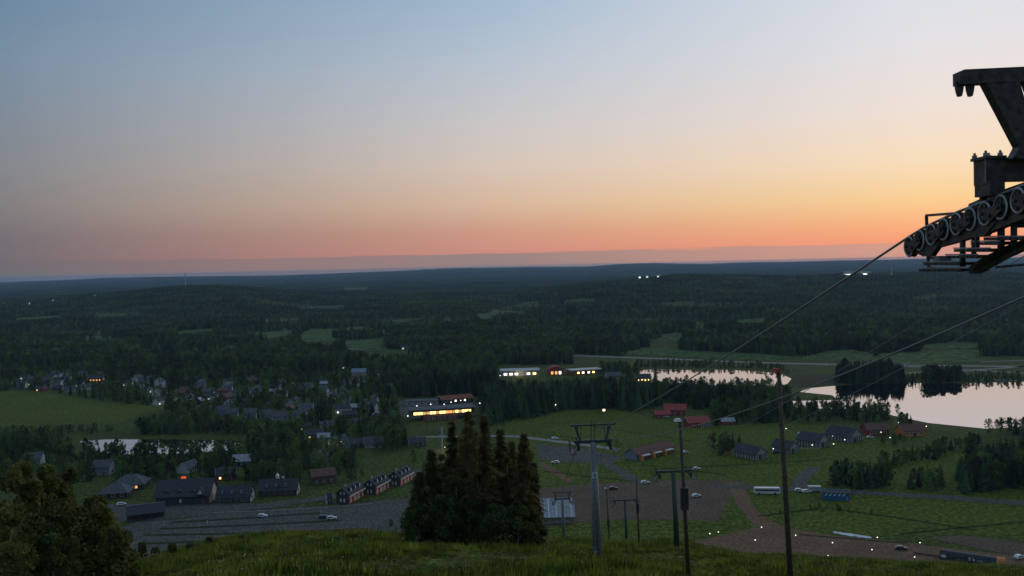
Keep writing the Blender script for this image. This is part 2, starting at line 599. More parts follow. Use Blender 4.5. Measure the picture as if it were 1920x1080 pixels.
def drape(name, poly, m, layer=1, step=14.0, label=None, flat=True, kind='structure', z=None):
    """a sheet over the ground inside an outline given in photo pixels"""
    poly = [Vector(p) for p in poly]
    pts = []
    n = len(poly)
    for i in range(n):
        a, b = poly[i], poly[(i + 1) % n]
        k = max(1, int((b - a).length / step))
        pts += [a + (b - a) * j / k for j in range(k)]
    nb = len(pts)
    x0, x1 = min(p.x for p in pts), max(p.x for p in pts)
    y0, y1 = min(p.y for p in pts), max(p.y for p in pts)
    if not flat:
        y = y0
        while y < y1:
            x = x0
            while x < x1:
                pts.append(Vector((x + random.uniform(-1, 1), y + random.uniform(-.5, .5))))
                x += step * 1.4
            y += step * .35
    ed = [(i, (i + 1) % nb) for i in range(nb)]
    vo, _, fo, *_ = geometry.delaunay_2d_cdt(pts, ed, [list(range(nb))], 1, 1e-4)
    if flat:
        vv = [V(p.x, p.y) for p in vo]
        vs = [(v.x, v.y, (0.012 + 0.03 * layer) if z is None else z) for v in vv]
    else:
        h = T([p.x for p in vo], [p.y for p in vo])
        vs = [(a, b, c + .15 + b * 3e-4) for a, b, c in h]
    me = bpy.data.meshes.new(name)
    me.from_pydata(vs, [], [tuple(f) for f in fo])
    me.materials.append(MATS[m])
    me.update()
    o = struct(name, me, label, kind)
    return o

def strip(name, pts, wid, m, layer=2, label=None, flat=True):
    """a road of given width (m) along photo pixels"""
    if flat:
        c = [V(*p) for p in pts]
    else:
        c = [Vector(p) for p in T([p[0] for p in pts], [p[1] for p in pts])]
    dense = []
    for i in range(len(c) - 1):
        k = max(1, int((c[i + 1] - c[i]).length / 15))
        dense += [c[i].lerp(c[i + 1], j / k) for j in range(k)]
    dense.append(c[-1])
    for _ in range(3):
        dense = [dense[0]] + [(dense[i - 1] + dense[i] * 2 + dense[i + 1]) / 4 for i in range(1, len(dense) - 1)] + [dense[-1]]
    vs, fs = [], []
    for i, p in enumerate(dense):
        d = dense[min(i + 1, len(dense) - 1)] - dense[max(i - 1, 0)]
        nrm = Vector((-d.y, d.x, 0)).normalized() * wid / 2
        for q in (p - nrm, p + nrm):
            zz = (0.012 + .03 * layer) if flat else float(G(q.x, q.y)) + .3 + q.y * 3e-4
            vs.append((q.x, q.y, zz))
        if i:
            fs.append((2 * i - 2, 2 * i - 1, 2 * i + 1, 2 * i))
    me = bpy.data.meshes.new(name)
    me.from_pydata(vs, [], fs)
    me.materials.append(MATS[m])
    return struct(name, me, label)
#@@PART2
# ------------------------------------------------------------------ water, fields, roads
drape('lake', [(1700, 718), (1800, 719), (1960, 715), (2140, 712), (2140, 806), (1920, 800), (1850, 804), (1800, 799), (1740, 793), (1660, 776), (1600, 766), (1540, 767), (1490, 763), (1486, 752),
               (1572, 750), (1560, 741), (1500, 735), (1505, 729), (1560, 724), (1600, 721)], 'm_water', 1, 40, 'calm lake mirroring the pink evening sky')
drape('lake_arm', [(1190, 695), (1230, 692), (1300, 694), (1350, 693), (1420, 696), (1462, 700), (1484, 710), (1476, 720), (1440, 726), (1390, 722), (1340, 725), (1280, 718), (1240, 719), (1190, 714)], 'm_water', 1, 40,
      'narrow arm of the lake behind the spruces')
drape('pond', [(150, 827), (200, 824), (330, 824), (440, 826), (455, 834), (425, 845), (330, 851), (215, 852), (160, 842)], 'm_water', 1, 40, 'small pond behind the birches')

FARF = [
    [(400, 634), (470, 626), (540, 619), (562, 622), (520, 632), (470, 642), (405, 641)],
    [(560, 630), (600, 608), (660, 611), (720, 619), (728, 628), (668, 632), (640, 627), (628, 640), (570, 642)],
    [(640, 643), (722, 634), (724, 654), (800, 661), (795, 667), (720, 660), (650, 652)],
    [(893, 590), (925, 582), (985, 585), (975, 596), (900, 597)],
    [(1215, 628), (1285, 623), (1268, 641), (1218, 642)],
    [(1150, 664), (1215, 652), (1300, 658), (1430, 664), (1500, 670), (1440, 676), (1300, 671)],
    [(1504, 671), (1545, 660), (1592, 655), (1638, 663), (1636, 678), (1510, 677)],
    [(1648, 663), (1720, 660), (1838, 656), (1838, 680), (1660, 682)],
    [(1725, 647), (1790, 641), (1838, 643), (1838, 654), (1740, 655)],
    [(150, 634), (205, 629), (235, 631), (225, 637), (160, 638)],
    [(255, 650), (330, 645), (345, 650), (270, 655)],
    [(900, 592), (985, 588), (990, 594), (905, 599)],
    [(640, 541), (700, 539), (690, 543), (640, 544)],
    [(1710, 555), (1760, 552), (1755, 558), (1712, 560)],
    [(1380, 600), (1440, 596), (1430, 604), (1385, 606)],
    [(355, 653), (440, 645), (445, 650), (365, 657)],
    [(330, 622), (400, 616), (402, 620), (335, 627)], [(480, 600), (525, 598), (562, 597), (560, 601), (482, 604)], [(700, 603), (790, 598), (880, 600), (800, 605)],
    [(1058, 563), (1132, 559), (1130, 563), (1062, 566)], [(1238, 569), (1300, 565), (1302, 568), (1240, 573)], [(28, 597), (112, 592), (110, 596), (30, 601)],
    [(1500, 611), (1582, 606), (1580, 611), (1506, 615)], [(1640, 591), (1702, 588), (1700, 592), (1644, 595)], [(560, 576), (662, 572), (660, 575), (565, 579)], [(180, 591), (262, 587), (262, 591), (182, 595)],
    [(1300, 612), (1370, 608), (1366, 613), (1304, 617)], [(1830, 600), (1905, 597), (1905, 602), (1832, 605)], [(960, 568), (1010, 566), (1008, 569), (962, 571)],
]
for i, pl in enumerate(FARF):
    drape('field', pl, 'm_farfield', 1, 16, flat=False)
drape('field', [(-40, 736), (60, 733), (130, 745), (230, 757), (330, 760), (270, 775), (230, 792), (120, 796), (-40, 802)], 'm_meadow', 1, 40)
drape('meadow', [(946, 792), (1005, 784), (1065, 770), (1150, 768), (1195, 777), (1235, 786), (1300, 801), (1345, 800), (1420, 794), (1485, 794), (1560, 798), (1640, 822), (1700, 838), (1830, 850), (1960, 856),
                 (1960, 1010), (1800, 1000), (1500, 1010), (1340, 1010), (1000, 1010), (1000, 905), (946, 860)], 'm_meadow', 1, 40, 'mown meadow at the foot of the slope')
drape('shore_marsh', [(1486, 705), (1575, 700), (1575, 722), (1500, 727), (1484, 723)], 'm_marsh', 1, 40)
strip('road', [(1072, 667), (1250, 673), (1440, 681), (1640, 685), (1790, 686), (1960, 688)], 12, 'm_road', 4, 'main road across the valley')
strip('road', [(1660, 683), (1840, 678), (1960, 675)], 5, 'm_road', 3)
strip('road', [(1700, 700), (1800, 692), (1960, 702)], 7, 'm_road', 3)
strip('road', [(1780, 697), (1860, 692), (1960, 684)], 7, 'm_road', 4)
strip('road', [(1690, 687), (1750, 689), (1800, 692)], 6, 'm_road', 5)
strip('road', [(1840, 711), (1960, 716)], 5, 'm_road', 3)
strip('road', [(640, 653), (690, 656), (760, 661), (830, 665)], 9, 'm_road', 4)
strip('road', [(150, 633), (205, 632), (300, 634), (420, 643)], 8, 'm_road', 4, flat=False)
strip('road', [(470, 625), (520, 619), (560, 612)], 7, 'm_road', 4, flat=False)
strip('road', [(965, 818), (1020, 824), (1080, 832), (1160, 843)], 6, 'm_road', 3, 'pale road past the meadow')
strip('road', [(780, 820), (860, 816), (965, 818)], 5, 'm_road', 3)
strip('path', [(1122, 860), (1145, 876), (1175, 890), (1195, 904)], 7, 'm_asphalt', 3, 'grey asphalt path down the meadow')
drape('asphalt_yard', [(1005, 833), (1060, 836), (1120, 846), (1170, 858), (1150, 868), (1080, 868), (1010, 862)], 'm_asphalt', 2, 40, 'dark asphalt yard by the red terrace')
drape('gravel_yard', [(1000, 918), (1100, 908), (1200, 902), (1330, 900), (1400, 903), (1372, 925), (1345, 978), (1250, 974), (1150, 976), (1000, 990)], 'm_gravel', 2, 40, 'wide gravel yard at the lift')
drape('dirt_track', [(1362, 906), (1392, 908), (1404, 930), (1415, 955), (1440, 975), (1475, 990), (1560, 1004), (1650, 1012), (1760, 1026), (1880, 1040), (1960, 1048), (1960, 1085), (1800, 1082), (1560, 1074),
                     (1340, 1056), (1280, 1040), (1300, 1016), (1370, 1000), (1416, 990), (1400, 968), (1380, 945)], 'm_dirt', 3, 40, 'brown dirt track winding to the foot of the slope')
drape('gravel_track', [(1740, 1008), (1800, 1004), (1880, 1012), (1960, 1025), (1960, 1046), (1880, 1038), (1820, 1026)], 'm_gravel', 2, 40)
strip('road', [(1330, 912), (1410, 912), (1480, 918), (1600, 922), (1700, 928), (1800, 934), (1960, 948)], 8, 'm_asphalt', 4, 'grey road behind the parked coach')
strip('path', [(1500, 918), (1490, 900), (1500, 886), (1530, 876)], 7, 'm_asphalt', 3)
strip('path', [(1070, 905), (1040, 880), (1010, 868)], 5, 'm_dirt', 3)
drape('parking_lot', [(225, 990), (262, 978), (330, 975), (420, 962), (560, 952), (640, 948), (700, 940), (770, 934), (830, 930), (820, 1000), (740, 1000), (640, 1010), (500, 1020), (400, 1032), (300, 1052), (225, 1058)],
      'm_asphalt', 2, 40, 'empty asphalt parking lot with grassy strips')
for a, b, c in (((300, 992), (480, 985), (640, 976)), ((270, 1004), (430, 1002), (690, 992)), ((265, 1020), (420, 1015), (520, 1008)), ((320, 980), (480, 972), (600, 962))):
    strip('grass_strip', [a, b, c], 2.4, 'm_strip', 4)
strip('road', [(400, 960), (520, 948), (620, 935), (700, 925), (770, 905), (800, 880)], 8, 'm_asphalt', 5, 'asphalt lane past the red chalets')
for pl in ([(1560, 955), (1640, 962), (1700, 972), (1760, 986), (1830, 994)], [(1500, 1003), (1600, 1013), (1700, 1019)], [(1690, 1001), (1800, 986), (1920, 979)], [(1420, 968), (1480, 957), (1560, 952)], [(1020, 884), (1100, 892), (1190, 903)],
           [(1240, 880), (1330, 872), (1440, 870), (1550, 862)], [(1200, 872), (1280, 884), (1360, 890)], [(1000, 812), (1080, 822)], [(1110, 800), (1200, 812), (1300, 828)]):
    strip('ditch', pl, 1.3, 'm_strip', 5)
strip('kerb', [(400, 962), (480, 960), (560, 956), (640, 950), (700, 945)], .8, 'm_road', 6)
drape('asphalt_yard', [(200, 945), (300, 945), (405, 944), (480, 945), (560, 935), (540, 950), (420, 962), (300, 975), (225, 980)], 'm_asphalt', 3, 40, 'asphalt yard before the dark lodge')
drape('asphalt_yard', [(742, 752), (800, 748), (880, 752), (905, 760), (870, 775), (760, 785), (740, 770)], 'm_asphalt', 2, 40, 'lit forecourt of the glazed hall')

# ------------------------------------------------------------------ trees
def spruce_mesh(seed, H=1.0, tiers=11, k=8, rad=.16):
    r = random.Random(seed)
    t, c = MB(), MB()
    t.tube((0, 0, 0), (0, 0, .93 * H), .014 * H, .003 * H, 5, False)
    for i in range(tiers):
        f = i / (tiers - 1)
        z = H * (.10 + .87 * f)
        rr = rad * H * (1 - f) ** .85 * r.uniform(.85, 1.12) + .008 * H
        a0 = r.uniform(0, 6.28)
        for j in range(k):
            a = a0 + 6.283 * j / k + r.uniform(-.25, .25)
            q = rr * r.uniform(.7, 1.18)
            w = q * .42
            d = Vector((math.cos(a), math.sin(a), 0))
            s = Vector((-d.y, d.x, 0))
            top = d * .01 * H + Vector((0, 0, z + .055 * H))
            tip = d * q + Vector((0, 0, z - q * r.uniform(.25, .55)))
            m1 = d * q * .55 + s * w + Vector((0, 0, z - q * .18))
            m2 = d * q * .55 - s * w + Vector((0, 0, z - q * .18))
            c.add([top, m1, tip, m2], [(0, 1, 2), (0, 2, 3)])
    return t, c

def pine_mesh(seed):
    r = random.Random(seed)
    t, c = MB(), MB()
    t.tube((0, 0, 0), (0, 0, .9), .016, .006, 5, False)
    for i in range(150):
        f = r.random() ** .7
        z = .42 + .56 * f
        rr = .15 * math.sin(math.pi * min(1, .18 + .8 * f)) ** .7 * r.uniform(.3, 1.05)
        a = r.uniform(0, 6.283)
        p = Vector((rr * math.cos(a), rr * math.sin(a), z + r.uniform(-.02, .02)))
        leaf(c, p, r.uniform(.032, .065), r, .5)
    return t, c

def leaf(c, p, s, r, flat=1.0):
    n = Vector((r.gauss(0, 1) * flat, r.gauss(0, 1) * flat, r.gauss(0, 1) + .5))
    a = n.orthogonal().normalized()
    a.rotate(Matrix.Rotation(r.uniform(0, 6.28), 3, n.normalized()))
    b = n.normalized().cross(a)
    c.add([p + a * s, p + b * s * .6, p - a * s, p - b * s * .6], [(0, 1, 2, 3)])

def broad_mesh(seed, n=190, lobes=9, wid=.2, lo=.2, size=(.034, .072), slim=1.0):
    r = random.Random(seed)
    t, c = MB(), MB()
    t.tube((0, 0, 0), (r.uniform(-.01, .01), 0, .62), .015, .006, 5, False)
    L = []
    for i in range(lobes):
        f = (i + .5) / lobes
        z = lo + (.94 - lo) * f
        e = math.sin(math.pi * (.12 + .80 * f)) ** .8
        a = r.uniform(0, 6.283)
        q = wid * e * r.uniform(.15, .65)
        L.append((Vector((q * math.cos(a), q * math.sin(a), z)), wid * e * r.uniform(.5, .8)))
        if lobes > 4:
            t.tube((0, 0, z * .62), L[-1][0], .005, .002, 3, False)
    for i in range(n):
        o, q = L[r.randrange(lobes)]
        d = Vector((r.gauss(0, 1), r.gauss(0, 1), r.gauss(0, 1))).normalized() * q * r.uniform(.55, 1.05)
        d.z *= slim
        leaf(c, o + d, r.uniform(*size), r)
    return t, c

LIB = bpy.data.collections.new('tree_library')   # sources of the scattered woods, never shown themselves
KINDS = []                                       # (species, trunk mesh, crown mesh)

def reg(sp, tc_, m_tr, m_cr, i):
    t, c = tc_
    tm = t.mesh(sp + '_trunk', m_tr)
    cm = c.mesh(sp + '_crown', m_cr)
    j = MB()
    j.add(t.v, t.f)
    j.add(c.v, c.f)
    jm = j.mesh(sp + '_tree', m_tr, m_cr, fm=[0] * len(t.f) + [1] * len(c.f))
    o = bpy.data.objects.new('a%02d_%s' % (i, sp), jm)
    LIB.objects.link(o)
    KINDS.append((sp, tm, cm))

for i in range(4):
    reg('spruce', spruce_mesh(i, 1, 11 + i % 2, 8, (.20, .24, .22, .27)[i]), 'm_trunk', 'm_spruce', i)
for i in range(2):
    reg('pine', pine_mesh(20 + i), 'm_pine_trunk', 'm_pine', 4 + i)
for i in range(3):
    reg('birch', broad_mesh(40 + i, 200, 9, (.27, .32, .24)[i], .14), 'm_birch_trunk', 'm_birch', 6 + i)
for i in range(2):
    reg('shrub', broad_mesh(60 + i, 150, 7, .42, .12, (.05, .1), .8), 'm_trunk', 'm_birch', 9 + i)

CLUMPS = bpy.data.collections.new('clump_library')
for i in range(5):
    r = random.Random(90 + i)
    c = MB()
    for k in range(13):
        x, y = r.uniform(-16, 16), r.uniform(-16, 16)
        h = r.uniform(9, 19)
        wdt = h * r.uniform(.13, .2)
        n = 5
        a0 = r.uniform(0, 6)
        ring = [Vector((x + wdt * math.cos(a0 + 6.283 * j / n) * r.uniform(.7, 1.2), y + wdt * math.sin(a0 + 6.283 * j / n) * r.uniform(.7, 1.2), h * r.uniform(.05, .25))) for j in range(n)]
        mid = [Vector((x + (p.x - x) * .75, y + (p.y - y) * .75, h * r.uniform(.5, .7))) for p in ring]
        if k % 3 == 0:
            ring2 = mid + [Vector((x + (p.x - x) * .4, y + (p.y - y) * .4, h * .9)) for p in mid]
            fs = [(j, (j + 1) % n, n + (j + 1) % n, n + j) for j in range(n)] + [(5, 6, 7, 8, 9)]
            c.add(ring + ring2[:0], [])
            o = len(c.v) - n
            c.add(ring2, fs)
            for j in range(n):
                c.f.append((o + j, o + (j + 1) % n, o + n + (j + 1) % n, o + n + j))
        else:
            c.add(ring + [Vector((x, y, h))], [(j, (j + 1) % n, n) for j in range(n)])
    o = bpy.data.objects.new('clump_%d' % i, c.mesh('clump', 'm_farforest'))
    CLUMPS.objects.link(o)

def scatter(name, pts, rz, sc, ix, coll, label, kind='stuff', cat=None):
    me = bpy.data.meshes.new(name)
    me.from_pydata(pts.tolist(), [], [])
    for an, ty, d in (('rz', 'FLOAT', rz), ('sc', 'FLOAT', sc), ('ix', 'INT', ix)):
        a = me.attributes.new(an, ty, 'POINT')
        a.data.foreach_set('value', np.asarray(d, np.float32 if ty == 'FLOAT' else np.int32))
    o = link(name, me)
    o['kind'] = kind
    o['label'] = label
    if cat:
        o['category'] = cat
    ng = bpy.data.node_groups.new('scatter_' + name, 'GeometryNodeTree')
    ng.interface.new_socket('Geometry', in_out='INPUT', socket_type='NodeSocketGeometry')
    ng.interface.new_socket('Geometry', in_out='OUTPUT', socket_type='NodeSocketGeometry')
    gi, go = ng.nodes.new('NodeGroupInput'), ng.nodes.new('NodeGroupOutput')
    ip = ng.nodes.new('GeometryNodeInstanceOnPoints')
    ci = ng.nodes.new('GeometryNodeCollectionInfo')
    ci.inputs[0].default_value = coll
    ci.inputs['Separate Children'].default_value = True
    ci.inputs['Reset Children'].default_value = True
    at = {}
    for an, ty in (('rz', 'FLOAT'), ('sc', 'FLOAT'), ('ix', 'INT')):
        q = ng.nodes.new('GeometryNodeInputNamedAttribute')
        q.data_type = ty
        q.inputs[0].default_value = an
        at[an] = [s for s in q.outputs if s.enabled and s.name == 'Attribute'][0]
    cx = ng.nodes.new('ShaderNodeCombineXYZ')
    L = ng.links.new
    L(gi.outputs[0], ip.inputs['Points'])
    L(ci.outputs[0], ip.inputs['Instance'])
    ip.inputs['Pick Instance'].default_value = True
    L(at['ix'], ip.inputs['Instance Index'])
    L(at['rz'], cx.inputs[2])
    L(cx.outputs[0], ip.inputs['Rotation'])
    L(at['sc'], ip.inputs['Scale'])
    L(ip.outputs[0], go.inputs[0])
    md = o.modifiers.new('scatter', 'NODES')
    md.node_group = ng
    return o

def inpoly(x, y, poly):
    x, y = np.asarray(x, float), np.asarray(y, float)
    c = np.zeros(x.shape, bool)
    n = len(poly)
    j = n - 1
    for i in range(n):
        xi, yi = poly[i]
        xj, yj = poly[j]
        if yi != yj:
            c ^= ((yi > y) != (yj > y)) & (x < (xj - xi) * (y - yi) / (yj - yi) + xi)
        j = i
    return c

# visible openings in the woods, photo pixels: no tree may stand in or in front of these
CLEAR = FARF + [
    [(-60, 740), (60, 736), (130, 748), (230, 759), (330, 762), (230, 790), (120, 794), (-60, 800)],
    [(1072, 664), (1300, 671), (1500, 678), (1760, 681), (2000, 682), (2000, 690), (1700, 690), (1500, 687), (1300, 680), (1072, 673)],
    [(640, 651), (700, 654), (815, 662), (815, 669), (700, 661)],
    [(1700, 690), (2000, 690), (2000, 706), (1840, 704), (1790, 696)],
    [(1500, 735), (1562, 738), (1590, 746), (1500, 744)],
    [(1700, 728), (2000, 726), (2000, 775), (1840, 785), (1790, 790), (1740, 783), (1680, 764), (1700, 745)],
    [(1440, 700), (1570, 690), (1573, 700), (1570, 716), (1490, 728)],
    [(950, 794), (1005, 786), (1065, 773), (1150, 771), (1195, 780), (1225, 788), (1226, 815), (1330, 818), (1380, 860), (1555, 845), (1553, 905), (1480, 1000), (950, 960)],
    [(1335, 803), (1420, 797), (1485, 797), (1555, 800), (1560, 845), (1410, 850), (1340, 812)],
    [(1000, 905), (1560, 880), (1560, 918), (1960, 925), (1960, 1100), (1000, 1100)],
    [(660, 850), (770, 845), (775, 880), (700, 885)],
    [(480, 935), (775, 930), (780, 1010), (480, 1010)],
    [(740, 745), (905, 745), (900, 790), (760, 795)],
    [(930, 684), (1128, 684), (1128, 706), (930, 712)],
    [(1685, 850), (1840, 842), (1832, 868), (1790, 880), (1690, 880)],
    [(1684, 880), (1700, 880), (1700, 915), (1684, 915)],
    [(200, 940), (600, 930), (600, 1060), (200, 1060)],
    [(560, 945), (500, 960), (620, 925), (780, 905), (790, 1000), (560, 1010)],
    [(226, 828), (240, 828), (240, 852), (226, 852)],
    [(1190, 497), (1245, 497), (1245, 518), (1190, 518)],
    [(1575, 497), (1640, 497), (1640, 513), (1575, 513)],
]
# (polygon, density 0..1, species mix: spruce, pine, birch, shrub; height range) for the nearer ground
REG = [
    ([(-80, 640), (940, 640), (960, 700), (760, 705), (500, 700), (300, 690), (-80, 695)], .9, (.62, .1, .28, 0), (11, 18)),
    ([(730, 690), (905, 690), (905, 745), (740, 745)], .9, (.8, .1, .1, 0), (12, 19)),
    ([(930, 640), (1080, 640), (1080, 692), (930, 684)], .9, (.6, .1, .3, 0), (10, 15)),
    ([(1120, 690), (1200, 690), (1200, 720), (1120, 720)], .5, (.5, .1, .4, 0), (8, 13)),
    ([(-80, 690), (300, 690), (500, 700), (760, 705), (750, 800), (500, 800), (340, 765), (230, 757), (60, 732), (-80, 735)], .62, (.35, .15, .45, .05), (6, 12)),
    ([(240, 770), (340, 762), (520, 796), (760, 800), (780, 880), (560, 905), (470, 880), (460, 815), (120, 815), (-80, 820), (-80, 802), (120, 797)], .9, (.22, .05, .6, .13), (6, 13)),
    ([(-80, 815), (120, 817), (125, 850), (200, 862), (330, 862), (440, 856), (480, 820), (560, 860), (600, 900), (480, 910), (400, 905), (180, 905), (-80, 905)], .85, (.2, .15, .55, .1), (6, 12)),
    ([(880, 716), (1130, 712), (1230, 722), (1245, 745), (1235, 760), (1190, 772), (1130, 766), (1060, 768), (1000, 782), (940, 792), (890, 804)], 1.0, (.9, .06, .04, 0), (13, 20)),
    ([(1195, 724), (1280, 729), (1480, 732), (1486, 764), (1600, 770), (1690, 786), (1740, 798), (1690, 806), (1600, 794), (1480, 791), (1345, 797), (1335, 775), (1240, 752)], .9, (.3, .2, .45, .05), (7, 13)),
    ([(1574, 703), (1692, 703), (1692, 719), (1574, 720)], 1.6, (.9, .1, 0, 0), (7, 18), 1),
    ([(1692, 707), (2000, 705), (2000, 717), (1692, 718)], .9, (.2, .1, .5, .2), (3, 7), 1),
    ([(1738, 708), (1802, 708), (1802, 718), (1738, 718)], 1.2, (.4, .1, .5, 0), (5, 15), 1),
    ([(1190, 685), (1300, 684), (1420, 687), (1466, 692), (1488, 704), (1470, 699), (1420, 692), (1300, 689), (1190, 690)], .9, (.2, .1, .5, .2), (4, 8), 1),
    ([(135, 857), (230, 864), (330, 864), (330, 876), (135, 872)], .75, (.2, .1, .7, 0), (9, 14), 1),
    ([(728, 985), (765, 972), (770, 1000), (735, 1002)], .8, (0, 0, .1, .9), (4, 6), 1),
    ([(1660, 786), (1760, 800), (1800, 806), (1700, 812), (1650, 800)], .55, (.2, .3, .4, .1), (6, 12)),
    ([(1850, 806), (1920, 803), (1960, 806), (1960, 820), (1850, 815)], .9, (.1, .6, .3, 0), (8, 12)),
    ([(1558, 902), (1674, 900), (1676, 918), (1558, 918)], 1.0, (.45, .1, .45, 0), (9, 13), 1),
    ([(1640, 872), (1720, 856), (1840, 828), (1842, 838), (1730, 868), (1650, 885)], 1.0, (.3, .1, .6, 0), (5, 9), 1),
    ([(1706, 905), (1786, 903), (1788, 920), (1706, 920)], 1.0, (.4, .1, .5, 0), (8, 11), 1),
    ([(1812, 885), (1960, 862), (1960, 920), (1806, 922)], 1.6, (.55, .1, .35, 0), (11, 17), 1),
    ([(1960, 800), (2300, 800), (2300, 920), (1960, 920)], 1.0, (.35, .1, .55, 0), (10, 16)),
    ([(1336, 840), (1392, 834), (1404, 846), (1390, 854), (1340, 856)], 1.0, (.1, 0, .7, .2), (6, 11), 1),
    ([(940, 790), (1010, 780), (1005, 790), (945, 800)], .8, (0, 0, .3, .7), (3, 6)),
    ([(1335, 785), (1350, 780), (1362, 808), (1345, 812)], 1.2, (.1, 0, .8, .1), (7, 10)),
    ([(600, 900), (640, 890), (770, 868), (800, 890), (780, 905), (640, 918)], .3, (.1, .05, .7, .15), (4, 8)),
    ([(1640, 830), (1660, 825), (1760, 812), (1770, 818), (1680, 838)], .4, (.1, .2, .6, .1), (5, 8)),
    ([(1448, 957), (1520, 950), (1565, 950), (1640, 957), (1640, 964), (1560, 960), (1450, 966)], 1.0, (0, 0, .02, .98), (2, 4), 1),
    ([(1560, 798), (1600, 792), (1640, 800), (1600, 812)], .0, (0, 0, .5, .5), (4, 6)),
    ([(-300, 640), (-80, 640), (-80, 1000), (-300, 1000)], .6, (.4, .1, .5, 0), (8, 14)),
]
KEEP = []        # (px0, py0, px1, py1, Y) filled by buildings before the woods are planted

def plant():
    # near woods, R 330..1500
    n = 80000
    Y = np.sqrt(rng.uniform(340 ** 2, 1500 ** 2, n))
    X = rng.uniform(-.78, .78, n) * Y
    bx, by = proj(X, Y, G(X, Y))
    keep_p = np.zeros(n)
    hmin, hmax = np.full(n, 9.0), np.full(n, 16.0)
    sp = np.zeros(n, int)
    u = rng.random(n)
    deflt = (by < 668)
    keep_p[deflt] = .95
    sp[deflt] = np.digitize(u[deflt], [.6, .75, 1.0])
    force = np.zeros(n, bool)
    for poly, dens, mix, (h0, h1), *fc in REG:
        m = inpoly(bx, by, poly)
        force[m] = bool(fc)
        keep_p[m] = dens
        hmin[m], hmax[m] = h0, h1
        sp[m] = np.digitize(u[m], np.cumsum(mix)[:3])
    h = hmin + (hmax - hmin) * rng.random(n) ** .8
    h = np.where(sp == 3, h * .4 + 1, h)
    return X, Y, bx, by, keep_p, sp, h, force

def reject(X, Y, h, hard=None):
    z = G(X, Y)
    bad = np.zeros(len(X), bool)
    for f in (0.0, .35, .7, .93):
        qx, qy = proj(X, Y, z + h * f)
        for k, poly in enumerate(CLEAR):
            b = inpoly(qx, qy, poly)
            if k < len(FARF):                  # hedgerows and copses inside the far fields
                b &= ~((np.sin(X / 31 + Y / 90) + np.sin(Y / 47 - X / 120) > 1.15) & (h < 14) & (Y > 1250))
            bad |= b
    return bad
HAZE = 4.6e-5
# ------------------------------------------------------------------ buildings
def keep_out(o, hw, hh, front=2.0, soft=0.0):
    """remember where a building shows so no tree is planted in front of it"""
    x, y = o.location.x, o.location.y
    a = proj(x - hw, y, hh)
    b = proj(x + hw, y, 0)
    KEEP.append((a[0], a[1], b[0], b[1], y - front, x, y, hw * 1.05 + 1.5, soft))

def win_mb(side, L, W, u, v, w, h, d=.07):
    m = MB()
    if side == 'f':
        m.box((u, -W / 2 - d / 2, v), (w, d, h))
    elif side == 'b':
        m.box((u, W / 2 + d / 2, v), (w, d, h))
    elif side == 'r':
        m.box((L / 2 + d / 2, u, v), (d, w, h))
    else:
        m.box((-L / 2 - d / 2, u, v), (d, w, h))
    return m

def window(root, side, L, W, u, v, w=1.1, h=1.4, trim='m_white', pane='m_glass', bars=True):
    f = win_mb(side, L, W, u, v, w, h).obj('window', trim, root)
    p = win_mb(side, L, W, u, v, w * .78, h * .8, .10).obj('pane', pane, f)
    return f

def gable(root, L, W, h, rh, wall, roof, over=.5, th=.18, gable_mat=None, trim='m_white', bargeboard=True):
    m = MB()
    a, b = L / 2, W / 2
    m.add([(-a, -b, 0), (a, -b, 0), (a, b, 0), (-a, b, 0), (-a, -b, h), (a, -b, h), (a, b, h), (-a, b, h), (-a, 0, h + rh), (a, 0, h + rh)],
          [(0, 1, 5, 4), (2, 3, 7, 6), (1, 2, 6, 9, 5), (3, 0, 4, 8, 7), (3, 2, 1, 0)])
    wo_ = m.obj('wall', wall, root)
    if gable_mat:
        for s in (-1, 1):
            g = MB()
            x = s * (a + .03)
            g.plate([(x, -b + .02, 0.02), (x, b - .02, 0.02), (x, b - .02, h), (x, 0, h + rh - .05), (x, -b + .02, h)], (.05, 0, 0))
            g.obj('gable_wall', gable_mat, root)
    r = MB()
    sl = rh / b
    for s in (-1, 1):
        e = b + over
        z1 = h + rh - sl * e
        p = [(-a - over, s * e, z1), (a + over, s * e, z1), (a + over, 0, h + rh), (-a - over, 0, h + rh)]
        vs = [(x, y, z + .06) for x, y, z in p] + [(x, y, z + .06 + th) for x, y, z in p]
        r.add(vs, [(0, 1, 2, 3), (7, 6, 5, 4), (0, 4, 5, 1), (1, 5, 6, 2), (2, 6, 7, 3), (3, 7, 4, 0)])
    ro = r.obj('roof', roof, root)
    if bargeboard:
        for q in (-1, 1):
            g = MB()
            e = b + over
            x = q * (a + over + .03)
            ze = h + rh - sl * e + .12
            g.plate([(x, -e, ze - .13), (x, 0, h + rh - .01), (x, e, ze - .13), (x, e, ze + .13), (x, 0, h + rh + .25), (x, -e, ze + .13)], (.05, 0, 0))
            g.obj('bargeboard', trim, ro)
    return ro

def chimney(ro, x, y, z, w=.6, h=1.0, m='m_redbrick'):
    c = MB()
    c.box((x, y, z + h / 2), (w, w, h))
    c.box((x, y, z + h + .06), (w + .14, w + .14, .12))
    return c.obj('chimney', m, ro)

def door(root, side, L, W, u, w=.95, h=2.05, m='m_brownwall'):
    d = win_mb(side, L, W, u, h / 2, w, h, .06).obj('door', m, root)
    win_mb(side, L, W, u + w * .36, 1.0, .1, .1, .14).obj('handle', 'm_steel', d)
    return d

